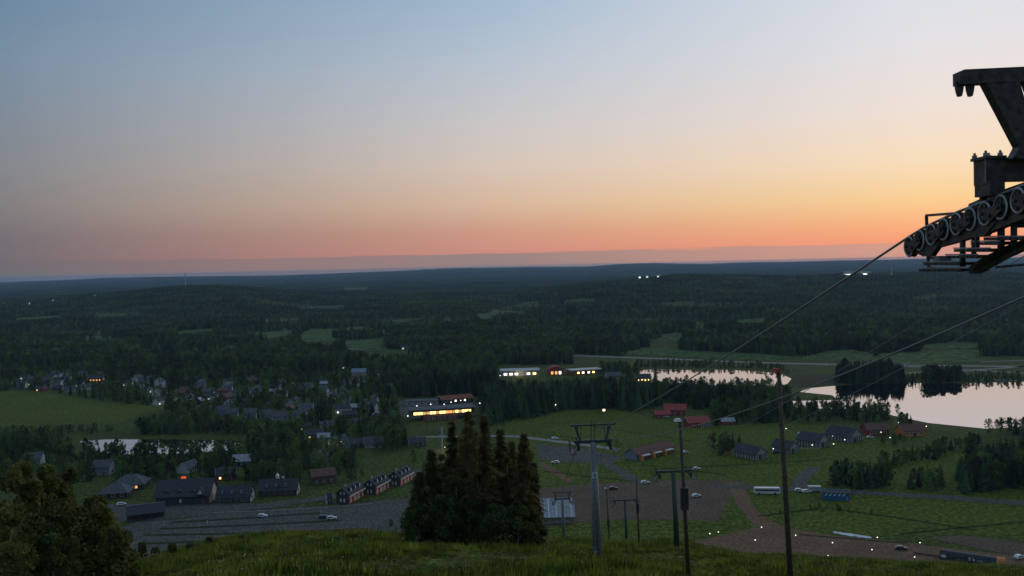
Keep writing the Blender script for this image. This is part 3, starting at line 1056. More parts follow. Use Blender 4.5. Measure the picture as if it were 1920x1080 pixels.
# --- small cottages of the village -------------------------------------------------
COT = []
WALLS = [('m_darkwall', 'dark brown'), ('m_greywood', 'grey wooden'), ('m_offwhite', 'pale'), ('m_brownwall', 'brown log'), ('m_bluewall', 'blue-grey'), ('m_red', 'dark red'), ('m_white', 'white')]
ROOFS = [('m_darkroof', 'black'), ('m_greyroof', 'grey'), ('m_brownroof', 'brown'), ('m_metalroof', 'light metal'), ('m_redroof', 'red')]

def cottage(wi, ri, lit, gab):
    e = empty('cottage', (0, 0, -999))
    wm, rm = WALLS[wi][0], ROOFS[ri][0]
    L, Wd, h, rh = random.uniform(8.5, 12), random.uniform(6.5, 8), random.choice((2.8, 3.2, 4.6)), random.uniform(2.2, 3.2)
    ro = gable(e, L, Wd, h, rh, wm, rm, .6, gable_mat=gab, trim='m_white' if random.random() < .7 else wm)
    pn = ('m_glass', 'm_litpale', 'm_litwarm')[lit]
    for u in (-L * .32, 0, L * .32):
        window(e, 'f', L, Wd, u, 1.5, 1.2, 1.3, 'm_white', pn if u < 0 else 'm_glass')
    window(e, 'r', L + .12, Wd, 0, 1.6, 1.3, 1.4)
    window(e, 'r', L + .12, Wd, 0, h + .6, 1.0, 1.1)
    door(e, 'f', L, Wd, L * .16)
    chimney(ro, L * .2, .5, h + rh - .5)
    return e, L, Wd, h + rh

PROTO = []
for wi, ri, lit, gab in ((0, 0, 0, 'm_offwhite'), (1, 1, 0, None), (2, 0, 1, None), (3, 2, 0, None), (4, 1, 0, 'm_white'), (5, 0, 2, None), (6, 1, 0, None), (0, 3, 0, None), ):
    PROTO.append((cottage(wi, ri, lit, gab), wi, ri))
bpy.context.view_layer.update()
for (e, *_), wi, ri in PROTO:
    KIDS[e.name] = list(e.children)
    for c in e.children:
        KIDS[c.name] = list(c.children)
USED = [False] * len(PROTO)

def put_cottage(px, py, k, rot, place, grp, sc=1.0, soft=.45):
    (e, L, Wd, hh), wi, ri = PROTO[k]
    if USED[k]:
        o = copy_tree(e)
    else:
        o = e
        USED[k] = True
    p = V(px, py)
    o.location = (p.x, p.y, 0)
    o.rotation_euler = (0, 0, R(rot))
    o.scale = (sc, sc, sc)
    tag(o, '%s cottage with %s roof %s' % (WALLS[wi][1], ROOFS[ri][1], place), 'cottage', grp)
    keep_out(o, L * .5, hh * .9, soft=soft)
    return o

spots = []
VPOLY = [([(25, 708), (130, 702), (140, 722), (240, 740), (150, 735), (70, 735), (25, 728)], 20, 'at the far left of the village', 'cottages at the far left of the village'),
         ([(150, 702), (260, 700), (300, 722), (290, 742), (180, 722)], 11, 'beside the orange-lit house', 'cottages beside the orange-lit house'),
         ([(290, 715), (490, 712), (480, 762), (300, 768), (285, 740)], 34, 'in the middle of the village', 'cottages in the middle of the village'),
         ([(490, 700), (720, 715), (760, 755), (700, 790), (620, 790), (500, 765)], 36, 'at the near end of the village', 'cottages at the near end of the village'),
         ([(560, 800), (700, 795), (720, 842), (600, 850)], 5, 'below the glazed hall', 'cottages below the glazed hall'),
         ([(640, 690), (735, 690), (735, 712), (650, 705)], 3, 'under the far wood', 'cottages under the far wood')]
rr = random.Random(5)
for poly, n, place, grp in VPOLY:
    c = 0
    tries = 0
    while c < n and tries < 900:
        tries += 1
        px, py = rr.uniform(min(p[0] for p in poly), max(p[0] for p in poly)), rr.uniform(min(p[1] for p in poly), max(p[1] for p in poly))
        if not inpoly([px], [py], poly)[0]:
            continue
        p = V(px, py)
        if any((p.x - q.x) ** 2 + (p.y - q.y) ** 2 < 13.5 ** 2 for q in spots):
            continue
        spots.append(p)
        put_cottage(px, py, rr.choice((0, 0, 1, 2, 3, 4, 4, 5, 6, 7, 0, 2, 6, 4)), rr.choice((0, 8, -12, 75, 95, 20)), place, grp, rr.uniform(.68, .95))
        c += 1
for i, (px, py, k) in enumerate(((420, 778, 4), (436, 783, 4), (470, 784, 4), (500, 787, 4), (523, 790, 4), (549, 789, 4), (642, 775, 2), (655, 782, 0))):
    put_cottage(px, py, k, 12, ('first', 'second', 'third', 'fourth', 'fifth', 'sixth', 'seventh', 'last')[i] + ' from the left in the row facing the pond', 'row of cottages facing the pond', .95, .1)
    spots.append(V(px, py))
for px, py, k, rt_, pl in ((455, 872, 7, 8, 'above the gabled row houses'), (424, 898, 5, 20, 'behind the gabled row houses'), (196, 888, 4, 0, 'between pond and corner trees'), (597, 866, 1, 70, 'under the birches behind the chalets'),
                           (668, 838, 0, 30, 'with steep roof by the yellow lane lamp'), (700, 838, 1, 10, 'wide and low beside the lawn'), (782, 836, 0, 15, 'at the corner of the lit lawn'), (590, 822, 5, 10, 'with lit yard above the lane'),
                           (605, 905, 3, 25, 'next to the first red chalet'), (635, 833, 6, 60, 'partly hidden by birches above the lawn'), (65, 873, 4, 10, 'under the corner trees'), (352, 884, 6, 75, 'just below the pond')):
    put_cottage(px, py, k, rt_, pl, 'scattered cottages near the chalets', soft=.2)
for px, py, k, pl in ((225, 596, 1, 'on the far hillside'), (615, 655, 6, 'by the far field road'), (760, 655, 2, 'on the far green field'), (783, 654, 6, 'near the striped mast'), (437, 628, 5, 'on the far pale field'),
                      (541, 655, 2, 'under trees by the far road'), (560, 652, 6, 'at the edge of the far village'), (1265, 590, 1, 'on the far wooded slope')):
    o = put_cottage(px, py, k, 15, pl, 'farmhouses across the valley')
    h = T([px], [py])[0]
    o.location = (h[0], h[1], h[2])

# --- dark lodge --------------------------------------------------------------------
p = V(342, 946)
e = empty('lodge', (p.x, p.y + 6, 0), R(4), 'large dark lodge with arched dormers and red roof sign by the parking lot', 'lodge')
L, Wd, h, rh = 25, 14, 4.6, 6.0
ro = gable(e, L, Wd, h, rh, 'm_darkwall', 'm_darkroof', .9, gable_mat='m_pinkwall', trim='m_darkroof')
for u in (-7.5, -1.5, 4.5):
    d = MB()
    arch = [(u + 1.9 * math.cos(t), -Wd * .43, h + .6 + 1.7 * math.sin(t)) for t in [math.pi * i / 10 for i in range(11)]]
    d.plate([Vector(q) + Vector((0, 2.2, 0)) for q in arch], (0, 4.4, 0))
    dd = d.obj('dormer', 'm_greyroof', ro)
    g = MB()
    g.plate([(u + 1.2 * math.cos(t), -Wd * .43 - .04, h + .75 + 1.1 * math.sin(t)) for t in [math.pi * i / 8 for i in range(9)]], (0, .12, 0))
    g.obj('pane', 'm_glass', dd)
for u in (-10, -7, -4, -1, 2, 5, 8, 11):
    window(e, 'f', L, Wd, u, 2.0, 1.4, 2.0, 'm_darkroof', 'm_offwhite' if u == -1 else 'm_glass')
cg = MB()
cg.add([(7, -9, h + .5), (10.5, -9, h + .5), (8.75, -9, h + 4.2), (7, 0, h + .5), (10.5, 0, h + .5), (8.75, 0, h + 4.2)], [(0, 1, 2), (0, 2, 5, 3), (1, 4, 5, 2), (0, 3, 4, 1)])
cg.obj('cross_gable', 'm_darkroof', ro)
g = MB()
g.plate([(7.6, -9.06, h + .8), (9.9, -9.06, h + .8), (8.75, -9.06, h + 3.2)], (0, .08, 0))
g.obj('gable_window', 'm_offwhite', ro)
s = MB()
for k in range(2):
    s.box((-2 + k * 1.6, 0, h + rh + .7), (.1, .1, 1.2))
s.obj('sign_frame', 'm_darksteel', ro)
s = MB()
s.box((-1.2, -.1, h + rh + 1.0), (2.3, .12, 1.2))
s.obj('roof_sign', 'm_lampred', ro)
door(e, 'f', L, Wd, 9.6, 1.8, 2.4)
chimney(ro, -4, 1.5, h + rh - 1.5, 1.0, 1.8, 'm_darkwall')
keep_out(e, 15, 12)
# side hall of the lodge
for i, (px, py, L, Wd, h, rh, lb) in enumerate(((240, 918, 15, 12, 3.0, 4.2, 'dark grey pyramid-roofed hall left of the lodge'), (212, 934, 13, 11, 2.8, 3.8, 'low pavilion with hipped grey roof by the corner trees'))):
    p = V(px, py)
    e = empty('hall', (p.x, p.y + 4, 0), R(8), lb, 'hall')
    m = MB()
    m.box((0, 0, h / 2), (L, Wd, h))
    m.obj('wall', 'm_darkwall', e)
    m = MB()
    a, b = L / 2 + .9, Wd / 2 + .9
    m.add([(-a, -b, h), (a, -b, h), (a, b, h), (-a, b, h), (-a * .25, 0, h + rh), (a * .25, 0, h + rh), (-a, -b, h - .25), (a, -b, h - .25), (a, b, h - .25), (-a, b, h - .25)],
          [(0, 1, 5, 4), (1, 2, 5), (2, 3, 4, 5), (3, 0, 4), (6, 7, 1, 0), (7, 8, 2, 1), (8, 9, 3, 2), (9, 6, 0, 3), (9, 8, 7, 6)])
    ro = m.obj('roof', 'm_greyroof', e)
    chimney(ro, 0, 0, h + rh - .4, .7, .9, 'm_greyroof')
    for u in (-4, 0, 4):
        window(e, 'f', L, Wd, u, 1.6, 1.6, 1.5, 'm_offwhite', 'm_litorange' if (i == 0 and u == 4) else 'm_glass')
    door(e, 'r', L, Wd, 0, 1.4)
    keep_out(e, 8, 6)
# row houses with dormers
for i, (px, py, gm, lb) in enumerate(((437, 943, 'm_offwhite', 'dark row house with three dormers and a cream end wall'), (520, 930, 'm_pinkwall', 'dark row house with white turret and a pinkish end wall'))):
    p = V(px, py)
    e = empty('row_house', (p.x, p.y + 4, 0), R(3), lb, 'row house', 'dormered row houses by the parking lot')
    L, Wd, h, rh = (16, 18.5)[i], 8.5, 3.0, 4.4
    ro = gable(e, L, Wd, h, rh, 'm_darkwall', 'm_darkroof', .5, gable_mat=gm, trim='m_darkroof')
    for u in (-5.2, -.8, 3.8):
        d = MB()
        d.box((u, -2.6, h + 1.9), (1.5, 2.6, 1.6))
        dd = d.obj('dormer', 'm_greyroof', ro)
        g = MB()
        g.box((u, -3.94, h + 1.95), (1.0, .08, 1.0))
        g.obj('pane', 'm_bluewall', dd)
    for u in (-6.5, -4, -1.5, 1.2, 3.8, 6.4):
        window(e, 'f', L, Wd, u, 1.5, 1.3, 1.4, 'm_greywood')
    for v in (1.7, 4.4):
        window(e, 'r', L + .12, Wd, 0, v, 1.3, 1.6, 'm_darkwall')
    chimney(ro, 7 if i == 0 else 2, .4, h + rh - .5, .8, 1.4, 'm_darkwall' if i == 0 else 'm_white')
    door(e, 'f', L, Wd, 5.1)
    if i == 1:
        tt = MB()
        tt.box((-1, 1, h + rh + .6), (1.4, 1.4, 1.6))
        tt.add([(-1.9, .1, h + rh + 1.4), (-.1, .1, h + rh + 1.4), (-.1, 1.9, h + rh + 1.4), (-1.9, 1.9, h + rh + 1.4), (-1, 1, h + rh + 3.0)], [(0, 1, 4), (1, 2, 4), (2, 3, 4), (3, 0, 4)])
        tt.obj('turret', 'm_white', ro)
    keep_out(e, 10, 8)
# three red chalets
for i, (px, py) in enumerate(((652, 944), (702, 927), (748, 911))):
    p = V(px, py)
    e = empty('chalet', (p.x, p.y + 7, 0), R(72 - 90 + 90), ('red-sided chalet with white windows, nearest of three in the row', 'middle one of three red-sided chalets in the row', 'farthest of three red-sided chalets, beside the spruce clump')[i], 'chalet', 'red-sided chalets by the lane')
    L, Wd, h, rh = 15, 6.6, 4.6, 2.6
    ro = gable(e, L, Wd, h, rh, 'm_red', 'm_darkroof', .5, trim='m_darkroof')
    g = MB()
    a, b = L / 2, Wd / 2
    g.plate([(-a - .05, -b + .02, .03), (-a - .05, b - .02, .03), (-a - .05, b - .02, h), (-a - .05, 0, h + rh - .05), (-a - .05, -b + .02, h)], (.08, 0, 0))
    g.obj('end_wall', 'm_darkwall', e)
    for u in (-.9, .9):
        window(e, 'l', L + .18, Wd, u, 1.5, .8, 1.7, 'm_white', 'm_offwhite')
        window(e, 'l', L + .18, Wd, u, 4.9, .7, 1.2, 'm_white', 'm_offwhite')
    for u in (-5.6, -1.6, 2.4, 6.2):
        window(e, 'f', L, Wd, u, 1.4, 1.2, 2.3, 'm_white', 'm_offwhite')
    bl = MB()
    bl.box((0, -b - .5, h - 1.15), (L + .6, 1.0, .16))
    bl.box((0, -b - .97, h - .75), (L + .6, .07, .7))
    bl.obj('balcony', 'm_offwhite', e)
    for u in (-4.4, 0, 4.4):
        d = MB()
        d.box((u, -1.9, h + 1.5), (1.3, 1.8, 1.9))
        dd = d.obj('dormer', 'm_darkroof', ro)
        g = MB()
        g.box((u, -2.84, h + 1.55), (.8, .08, 1.5))
        g.obj('pane', 'm_white', dd)
    chimney(ro, -3.5, .6, h + rh - .4, .6, 1.0, 'm_offwhite')
    door(e, 'f', L, Wd, .4, 1.0, 2.1, 'm_pinkwall')
    keep_out(e, 9, 8)
# kiosk
p = V(617, 944)
e = empty('kiosk', (p.x, p.y, 0), R(30), 'narrow tall white-trimmed kiosk standing before the first chalet', 'kiosk')
ro = gable(e, 2.4, 2.4, 3.2, 1.6, 'm_darkwall', 'm_darkroof', .2, gable_mat='m_offwhite', trim='m_white')
window(e, 'l', 2.54, 2.4, 0, 2.2, .9, 1.2, 'm_darkwall')
window(e, 'f', 2.4, 2.4, 0, 2.0, .8, 1.2, 'm_white')
door(e, 'f', 2.4, 2.4, .0, .8, 1.2)
# open shelter with the dark sloping roof
p = V(270, 976)
e = empty('shelter', (p.x, p.y + 2, 0), R(22), 'long black-roofed open shelter with pale ridge edge at the lot corner', 'shelter')
m = MB()
m.plate([(-8.2, -2.6, 3.0), (8.2, -2.6, 3.0), (8.2, 2.6, 6.2), (-8.2, 2.6, 6.2)], (0, 0, .2))
ro = m.obj('roof', 'm_tunnel', e)
m = MB()
m.box((0, 2.72, 6.2), (16.6, .25, .45))
m.obj('ridge_board', 'm_metalroof', ro)
m = MB()
m.box((0, 2.4, 2.9), (15.6, .2, 5.8))
m.obj('back_wall', 'm_darkwall', e)
for x in (-7.5, -2.5, 2.5, 7.5):
    m = MB()
    m.box((x, -2.2, 1.5), (.22, .22, 3.0))
    m.obj('post', 'm_brownwall', e)
keep_out(e, 9, 6)

# --- glazed hall in the centre -----------------------------------------------------
p = V(822, 789)
e = empty('glazed_hall', (p.x, p.y + 9, 0), R(14), 'long two-storey hall with glowing yellow windows in the village centre', 'hall')
L, Wd = 46, 16
m = MB()
m.box((0, 0, 1.8), (L * .55, Wd, 3.6))
m.obj('ground_floor', 'm_redbrick', e)
m = MB()
m.box((2, 2, 5.6), (L, Wd - 1, 4.0))
m.obj('upper_floor', 'm_brownwall', e)
m = MB()
m.box((2, 2, 7.85), (L + 2, Wd + 1, .5))
ro = m.obj('roof', 'm_greyroof', e)
for k, (u, w_, mm) in enumerate([(-19.5 + 2.35 * q, 2.2, 'm_' + ('litwarm', 'litwarm', 'litwarm', 'litdim', 'litdim', 'litwarm', 'litwarm', 'litdim', 'litwarm', 'litwarm', 'litorange', 'litorange', 'litdim', 'litwarm', 'litdim', 'litwarm', 'litwarm', 'litwarm')[q]) for q in range(18)]):
    f = MB()
    f.box((u + 1, -5.55, 5.5), (w_, .12, 2.3))
    fo = f.obj('window', 'm_darkwall', e)
    f = MB()
    f.box((u + 1, -5.58, 5.5), (w_ * .92, .14, 1.9))
    f.obj('pane', mm, fo)
for u in (-9, -5.5, -1, 2.5, 6, 9.5):
    window(e, 'f', L, Wd, u, 1.9, 1.9, 1.9, 'm_white', 'm_glass')
m = MB()
for q in (-1, 1):
    m.bar((-12.6, -8.6, 3.75), (12.6, -8.6, 3.75), .1, .1)
for k in range(13):
    m.box((-12 + k * 2, -8.6, 4.2), (.08, .08, .9))
m.bar((-12.6, -8.6, 4.65), (12.6, -8.6, 4.65), .08, .08)
m.obj('terrace_rail', 'm_offwhite', e)
for k in range(4):
    m = MB()
    m.box((-14 + k * 9.5, -1, 8.5), (1.6, 1.2, .9))
    m.obj('roof_vent', 'm_metalroof', ro)
keep_out(e, 25, 9)
p = V(852, 757)
e = empty('hotel', (p.x, p.y + 8, 0), R(24), 'red-roofed hall rising behind the glowing glazed hall', 'hotel')
ro = gable(e, 26, 14, 3.6, 2.4, 'm_brownwall', 'm_redbrick', .8)
for u in (-10, -6, -2, 2, 6, 10):
    window(e, 'f', 26, 14, u, 2.3, 1.8, 1.6, 'm_white', 'm_litpale' if u in (-2, 6) else 'm_glass')
chimney(ro, 5, 1, 5.4)
door(e, 'f', 26, 14, 0.2, 1.6, 2.2)
keep_out(e, 14, 7)
p = V(790, 762)
e = empty('annex_hall', (p.x, p.y + 8, 0), R(4), 'flat grey-roofed annex behind the glowing windows', 'hall')
m = MB()
m.box((0, 0, 1.8), (26, 10, 3.6))
m.obj('wall', 'm_greywood', e)
m = MB()
m.box((0, 0, 3.8), (27, 11, .4))
m.obj('roof', 'm_greyroof', e)
for u in (-10, -5, 0, 5, 10):
    window(e, 'f', 26, 10, u, 1.9, 2.2, 1.4, 'm_offwhite', 'm_glass')
keep_out(e, 13, 4)
# --- far shops ---------------------------------------------------------------------
p = V(975, 706)
e = empty('supermarket', (p.x, p.y + 12, 0), R(3), 'low pale-roofed store with bright white shop windows beyond the wood', 'store')
m = MB()
m.box((0, 0, 2.6), (38, 20, 5.2))
m.obj('wall', 'm_greywood', e)
m = MB()
m.box((0, 0, 5.5), (40, 22, .6))
m.obj('roof', 'm_metalroof', e)
for u in (-15, -9.5, -4, 8, 14):
    window(e, 'f', 38, 20, u, 2.4, 4.2, 2.6, 'm_darkwall', 'm_litpale' if u != 14 else 'm_litwarm')
keep_out(e, 20, 6)
p = V(1042, 704)
e = empty('arched_hall', (p.x, p.y + 8, 0), R(5), 'small red hall with arched roof and orange glow beyond the wood', 'hall')
m = MB()
m.plate([(-8, 0, 0), (8, 0, 0)] + [(8 * math.cos(t), 0, 3 + 6 * math.sin(t)) for t in [math.pi * i / 12 for i in range(13)]], (0, 12, 0))
m.obj('shell', 'm_red', e)
for u in (-4, 0, 4):
    m = MB()
    m.box((u, -6.06, 2.4), (2.6, .12, 3.2))
    f = m.obj('window', 'm_white', e)
    m = MB()
    m.box((u, -6.1, 2.4), (2.2, .12, 2.8))
    m.obj('pane', 'm_litorange' if u < 4 else 'm_litpale', f)
keep_out(e, 9, 9)
p = V(1096, 703)
e = empty('shop_row', (p.x, p.y + 8, 0), R(16), 'long shop row with pale roof edge and lit red end beyond the wood', 'shop row')
m = MB()
m.box((0, 0, 2.4), (32, 12, 4.8))
m.obj('wall', 'm_redbrick', e)
m = MB()
m.box((0, -1, 5.0), (33, 15, .7))
m.obj('roof', 'm_offwhite', e)
for u in (-13, -8, -3, 3, 8, 13):
    window(e, 'f', 32, 12, u, 2.2, 3.0, 2.2, 'm_white', ('m_litpale', 'm_glass', 'm_litwarm')[int(abs(u)) % 3])
keep_out(e, 17, 6)
for px, py, lb, wm, rm, lit in ((1206, 716, 'small warm-lit house at the end of the lake arm', 'm_yellowwall', 'm_darkroof', 'm_litwarm'), (672, 704, 'blue-roofed house with pink end wall under the far wood', 'm_pinkwall', 'm_bluewall', 'm_glass'),
                                (178, 716, 'house glowing orange at the far end of the village', 'm_brownwall', 'm_darkroof', 'm_litorange'), (1150, 712, 'grey house under the trees beside the shop row', 'm_greywood', 'm_greyroof', 'm_glass'),
                                (1645, 816, 'dark red farmhouse with lit porch before the lake', 'm_red', 'm_brownroof', 'm_glass'), (1712, 818, 'orange-red cabin among lamps before the lake', 'm_orange', 'm_brownroof', 'm_glass')):
    p = V(px, py)
    e = empty('house', (p.x, p.y + 4, 0), R(6), lb, 'house')
    ro = gable(e, 14, 9, 3.6, 3.2, wm, rm, .6, trim=wm if 'red' in lb else 'm_white')
    for u in (-4.5, -1.5, 1.5, 4.5):
        window(e, 'f', 14, 9, u, 1.8, 1.5, 1.7, 'm_white', lit)
    window(e, 'r', 14, 9, 0, 2, 1.4, 1.5, 'm_white', lit)
    door(e, 'f', 14, 9, 0.1)
    chimney(ro, 2, .5, 6.2)
    keep_out(e, 8, 6)
# --- red farm above the meadow ------------------------------------------------------
for px, py, L, Wd, h, rh, rot, lb, porch in ((1268, 779, 15, 8.5, 4.2, 3.4, -12, 'red-roofed farmhouse with grey end wall above the meadow', False), (1243, 784, 11, 6, 2.6, 2.2, 4, 'low red outbuilding left of the farmhouse', False),
                                            (1308, 801, 14.5, 9, 3.4, 3.2, 14, 'red-roofed barn with white porch columns above the meadow', True), (1366, 797, 9, 5, 2.4, 1.8, 8, 'small pale-roofed shed right of the red farm', False)):
    p = V(px, py)
    e = empty('farm_building', (p.x, p.y + 4, 0), R(rot), lb, 'farm building')
    ro = gable(e, L, Wd, h, rh, 'm_red', 'm_redroof' if 'pale' not in lb else 'm_metalroof', .6, trim='m_white' if porch else 'm_redroof', gable_mat='m_greywood' if 'grey' in lb else None)
    for u in (-L * .3, 0, L * .3):
        window(e, 'f', L, Wd, u, 1.7, 1.2, 1.3)
    window(e, 'r', L + .12, Wd, 0, 2.2, 1.2, 1.4)
    door(e, 'f', L, Wd, L * .15)
    chimney(ro, L * .15, .3, h + rh - .5, .6, .9)
    if porch:
        for k in range(5):
            m = MB()
            m.box((L * .06 + k * 1.55, -Wd / 2 - 1.5, 1.4), (.28, .28, 2.8))
            m.obj('column', 'm_white', e)
        m = MB()
        m.plate([(L * .02, -Wd / 2 - 1.8, 2.85), (L / 2, -Wd / 2 - 1.8, 2.85), (L / 2, -Wd / 2, 3.5), (L * .02, -Wd / 2, 3.5)], (0, 0, .16))
        m.obj('porch_roof', 'm_redroof', e)
    keep_out(e, L * .55, h + rh)
# --- red terrace -------------------------------------------------------------------
p = V(1222, 858)
e = empty('terrace_house', (p.x, p.y + 6, 0), R(40), 'long brick-red terrace with chimneys and pale porch awnings on the meadow', 'terrace')
L, Wd, h, rh = 32, 9, 3.4, 2.8
ro = gable(e, L, Wd, h, rh, 'm_redbrick', 'm_brownroof', .5, trim='m_brownroof')
g = MB()
g.plate([(-L / 2 - .05, -Wd / 2 + .02, .03), (-L / 2 - .05, Wd / 2 - .02, .03), (-L / 2 - .05, Wd / 2 - .02, h), (-L / 2 - .05, 0, h + rh - .05), (-L / 2 - .05, -Wd / 2 + .02, h)], (.08, 0, 0))
g.obj('end_wall', 'm_bluewall', e)
for k in range(9):
    chimney(ro, -L / 2 + 2 + k * 3.5, .3, h + rh - .35, .5, .8, 'm_brownroof')
for k, u in enumerate((-9.5, 0.5, 10.5)):
    m = MB()
    m.plate([(u - 3, -Wd / 2 - 2.2, 2.5), (u + 3, -Wd / 2 - 2.2, 2.5), (u + 3, -Wd / 2, 3.0), (u - 3, -Wd / 2, 3.0)], (0, 0, .18))
    m.obj('awning', 'm_offwhite', e)
    for q in (-2.8, 2.8):
        m = MB()
        m.box((u + q, -Wd / 2 - 2.0, 1.2), (.18, .18, 2.4))
        m.obj('awning_post', 'm_brownwall', e)
    m = MB()
    m.box((u - 4.1, -Wd / 2 - 1.1, 1.4), (1.6, 2.2, 2.8))
    m.obj('porch', 'm_orange', e)
    window(e, 'f', L, Wd, u - 1.4, 1.5, 1.6, 1.9, 'm_offwhite')
    window(e, 'f', L, Wd, u + 1.4, 1.5, 1.6, 1.9, 'm_offwhite')
    door(e, 'f', L, Wd, u + .1)
keep_out(e, 17, 6)
for k in range(5):
    p = V(1172 + k * 9, 864 + k * 1.2)
    m = MB()
    m.tube((0, 0, 0), (0, 0, 6.5 if k in (0, 2) else 5.5), .09, .07, 6)
    q = m.obj('flagpole', 'm_galv')
    q.location = p
    tag(q, 'bare metal flagpole %s by the blue end of the terrace' % ('leftmost', 'second', 'third', 'fourth', 'rightmost')[k], 'flagpole', 'flagpoles by the terrace')
# --- grey barns --------------------------------------------------------------------
for i, (px, py, L, Wd, h, rh, lb) in enumerate(((1412, 861, 15, 10, 3.4, 3.4, 'grey plank barn nearest the bushes on the meadow'), (1478, 850, 12, 9.5, 3.2, 3.4, 'grey plank barn half hidden by the tall lamp pole'),
                                               (1530, 838, 15, 11, 3.6, 3.8, 'grey plank barn in the middle of the row of barns'), (1588, 828, 17, 12, 3.8, 4.2, 'largest grey plank barn, farthest in the row'))):
    p = V(px, py)
    e = empty('barn', (p.x, p.y + 5, 0), R(-52 + 0), lb, 'barn', 'grey barns on the meadow')
    ro = gable(e, L, Wd, h, rh, 'm_greywood', 'm_darkroof', .7, trim='m_greywood')
    for k in range(6):
        m = MB()
        m.box((L / 2 + .04, -Wd / 2 + (k + .5) * Wd / 6, h * .5), (.07, Wd / 6 * .45, h * .96))
        m.obj('board', 'm_darkwall' if k in (1, 4) else 'm_greyroof', e)
    for k in range(8):
        m = MB()
        m.box((-L / 2 + (k + .5) * L / 8, -Wd / 2 - .04, h * .5), (L / 8 * .4, .07, h * .96))
        m.obj('board', 'm_darkwall' if k in (2, 5) else 'm_greyroof', e)
    door(e, 'r', L + .16, Wd, -1.4, 2.2, 2.6, 'm_darkwall')
    keep_out(e, 9, 7)
p = V(1520, 843)
m = MB()
for k in range(8):
    m.box((k * 1.5 - 5.5, 0, .6), (.14, .14, 1.2))
m.bar((-5.6, 0, .5), (5.2, 0, .5), .05, .16)
m.bar((-5.6, 0, 1.0), (5.2, 0, 1.0), .05, .16)
q = m.obj('rail_fence', 'm_pinkwall')
q.location = p
tag(q, 'low pinkish rail fence between the two middle barns', 'fence')
# --- station roof, hut, tunnel, coach ------------------------------------------------
p = V(1047, 986)
e = empty('lift_station', (p.x, p.y + 8, 0), R(0), 'lower lift station with pale ribbed metal roof on the gravel yard', 'lift station')
m = MB()
m.box((0, 0, 1.8), (13, 9, 3.6))
m.obj('wall', 'm_greywood', e)
rf = MB()
rf.plate([(-7.4, -6.5, 3.1), (7.4, -6.5, 3.1), (7.4, 5.5, 8.2), (-7.4, 5.5, 8.2)], (0, 0, .2))
ro = rf.obj('roof', 'm_metalroof', e)
for k in range(14):
    m = MB()
    m.bar((-7.0 + k * 1.08, -6.5, 3.26), (-7.0 + k * 1.08, 5.5, 8.36), .22, .12)
    m.obj('roof_rib', 'm_snow' if k % 3 == 0 else 'm_galv', ro)
m = MB()
m.box((0, 5.3, 5.7), (13, .3, 4.6))
m.obj('back_wall', 'm_bluewall', e)
for x in (-6, -2, 2, 6):
    m = MB()
    m.box((x, -5.9, 1.55), (.25, .25, 3.1))
    m.obj('post', 'm_steel', e)
p = V(1567, 936)
e = empty('blue_hut', (p.x, p.y, 0), R(-14), 'blue container hut with white slanted stripes and pale roof edge', 'hut')
m = MB()
m.box((0, 0, 1.7), (11.5, 5, 3.4))
m.obj('wall', 'm_blue', e)
m = MB()
m.box((0, 0, 3.5), (12, 5.5, .24))
ro = m.obj('roof', 'm_darkroof', e)
m = MB()
m.box((0, 2.75, 3.75), (12, .2, .4))
m.box((5.95, 0, 3.75), (.2, 5.5, .4))
m.obj('roof_edge', 'm_bluewall', ro)
for k in range(5):
    m = MB()
    x = -5.2 + k * 1.9
    m.plate([(x, -2.53, 2.1), (x + .7, -2.53, 2.1), (x + 1.7, -2.53, 3.2), (x + 1.0, -2.53, 3.2)], (0, .05, 0))
    m.obj('stripe', 'm_white', e)
window(e, 'r', 11.5, 5, 0, 1.9, 1.6, 1.4, 'm_white')
door(e, 'f', 11.5, 5, 4.6, 1.0, 2.0, 'm_bluewall')
p = V(1527, 922)
e = empty('trailer', (p.x, p.y, 0), R(-6), 'flat grey trailer with pale roof beside the blue hut', 'trailer')
m = MB()
m.box((0, 0, 1.6), (5.6, 2.3, 2.1))
m.obj('body', 'm_greywood', e)
m = MB()
m.box((0, 0, 2.72), (5.8, 2.4, .14))
m.obj('roof', 'm_white', e)
for x in (-1.2, 1.2):
    m = MB()
    m.tube((x, -1.2, .4), (x, 1.2, .4), .4, n=12)
    m.obj('wheel', 'm_rubber', e)

def vehicle(name, label, cat, group, px, py, rot, L, Wd, h, m_body, bus=False, dz=0.0):
    p = V(px, py)
    e = empty(name, (p.x, p.y, dz), R(rot), label, cat, group)
    b = MB()
    a, w2 = L / 2, Wd / 2
    if bus:
        prof = [(-a, .4), (a - .2, .4), (a, 1.2), (a - .25, h - .2), (a - .6, h), (-a + .3, h), (-a, h - .3)]
    else:
        prof = [(-a, .35), (a, .35), (a, .75), (a - .35, .92), (a - 1.25, 1.0), (a - 1.9, h), (-a + .75, h), (-a + .12, 1.0), (-a, .9)]
    b.plate([(x, 0, z) for x, z in prof], (0, Wd, 0))
    b.obj('body', m_body, e)
    for s in (-1, 1):
        g = MB()
        if bus:
            g.box((0, s * (w2 + .01), h * .66), (L * .9, .03, h * .28))
        else:
            g.plate([(a - 1.45, s * (w2 + .01), 1.02), (a - 1.98, s * (w2 + .01), h - .1), (-a + .85, s * (w2 + .01), h - .1), (-a + .35, s * (w2 + .01), 1.02)], (0, .03, 0))
        g.obj('side_window', 'm_glass', e)
        for x in (-a * .6, a * .62):
            t_ = MB()
            t_.tube((x, s * (w2 - .2), .36 if not bus else .48), (x, s * (w2 + .02), .36 if not bus else .48), .34 if not bus else .48, n=12)
            t_.obj('wheel', 'm_rubber', e)
        t_ = MB()
        t_.box((a + .005, s * w2 * .7, .72), (.04, .32, .16))
        t_.obj('headlight', 'm_offwhite', e)
    return e

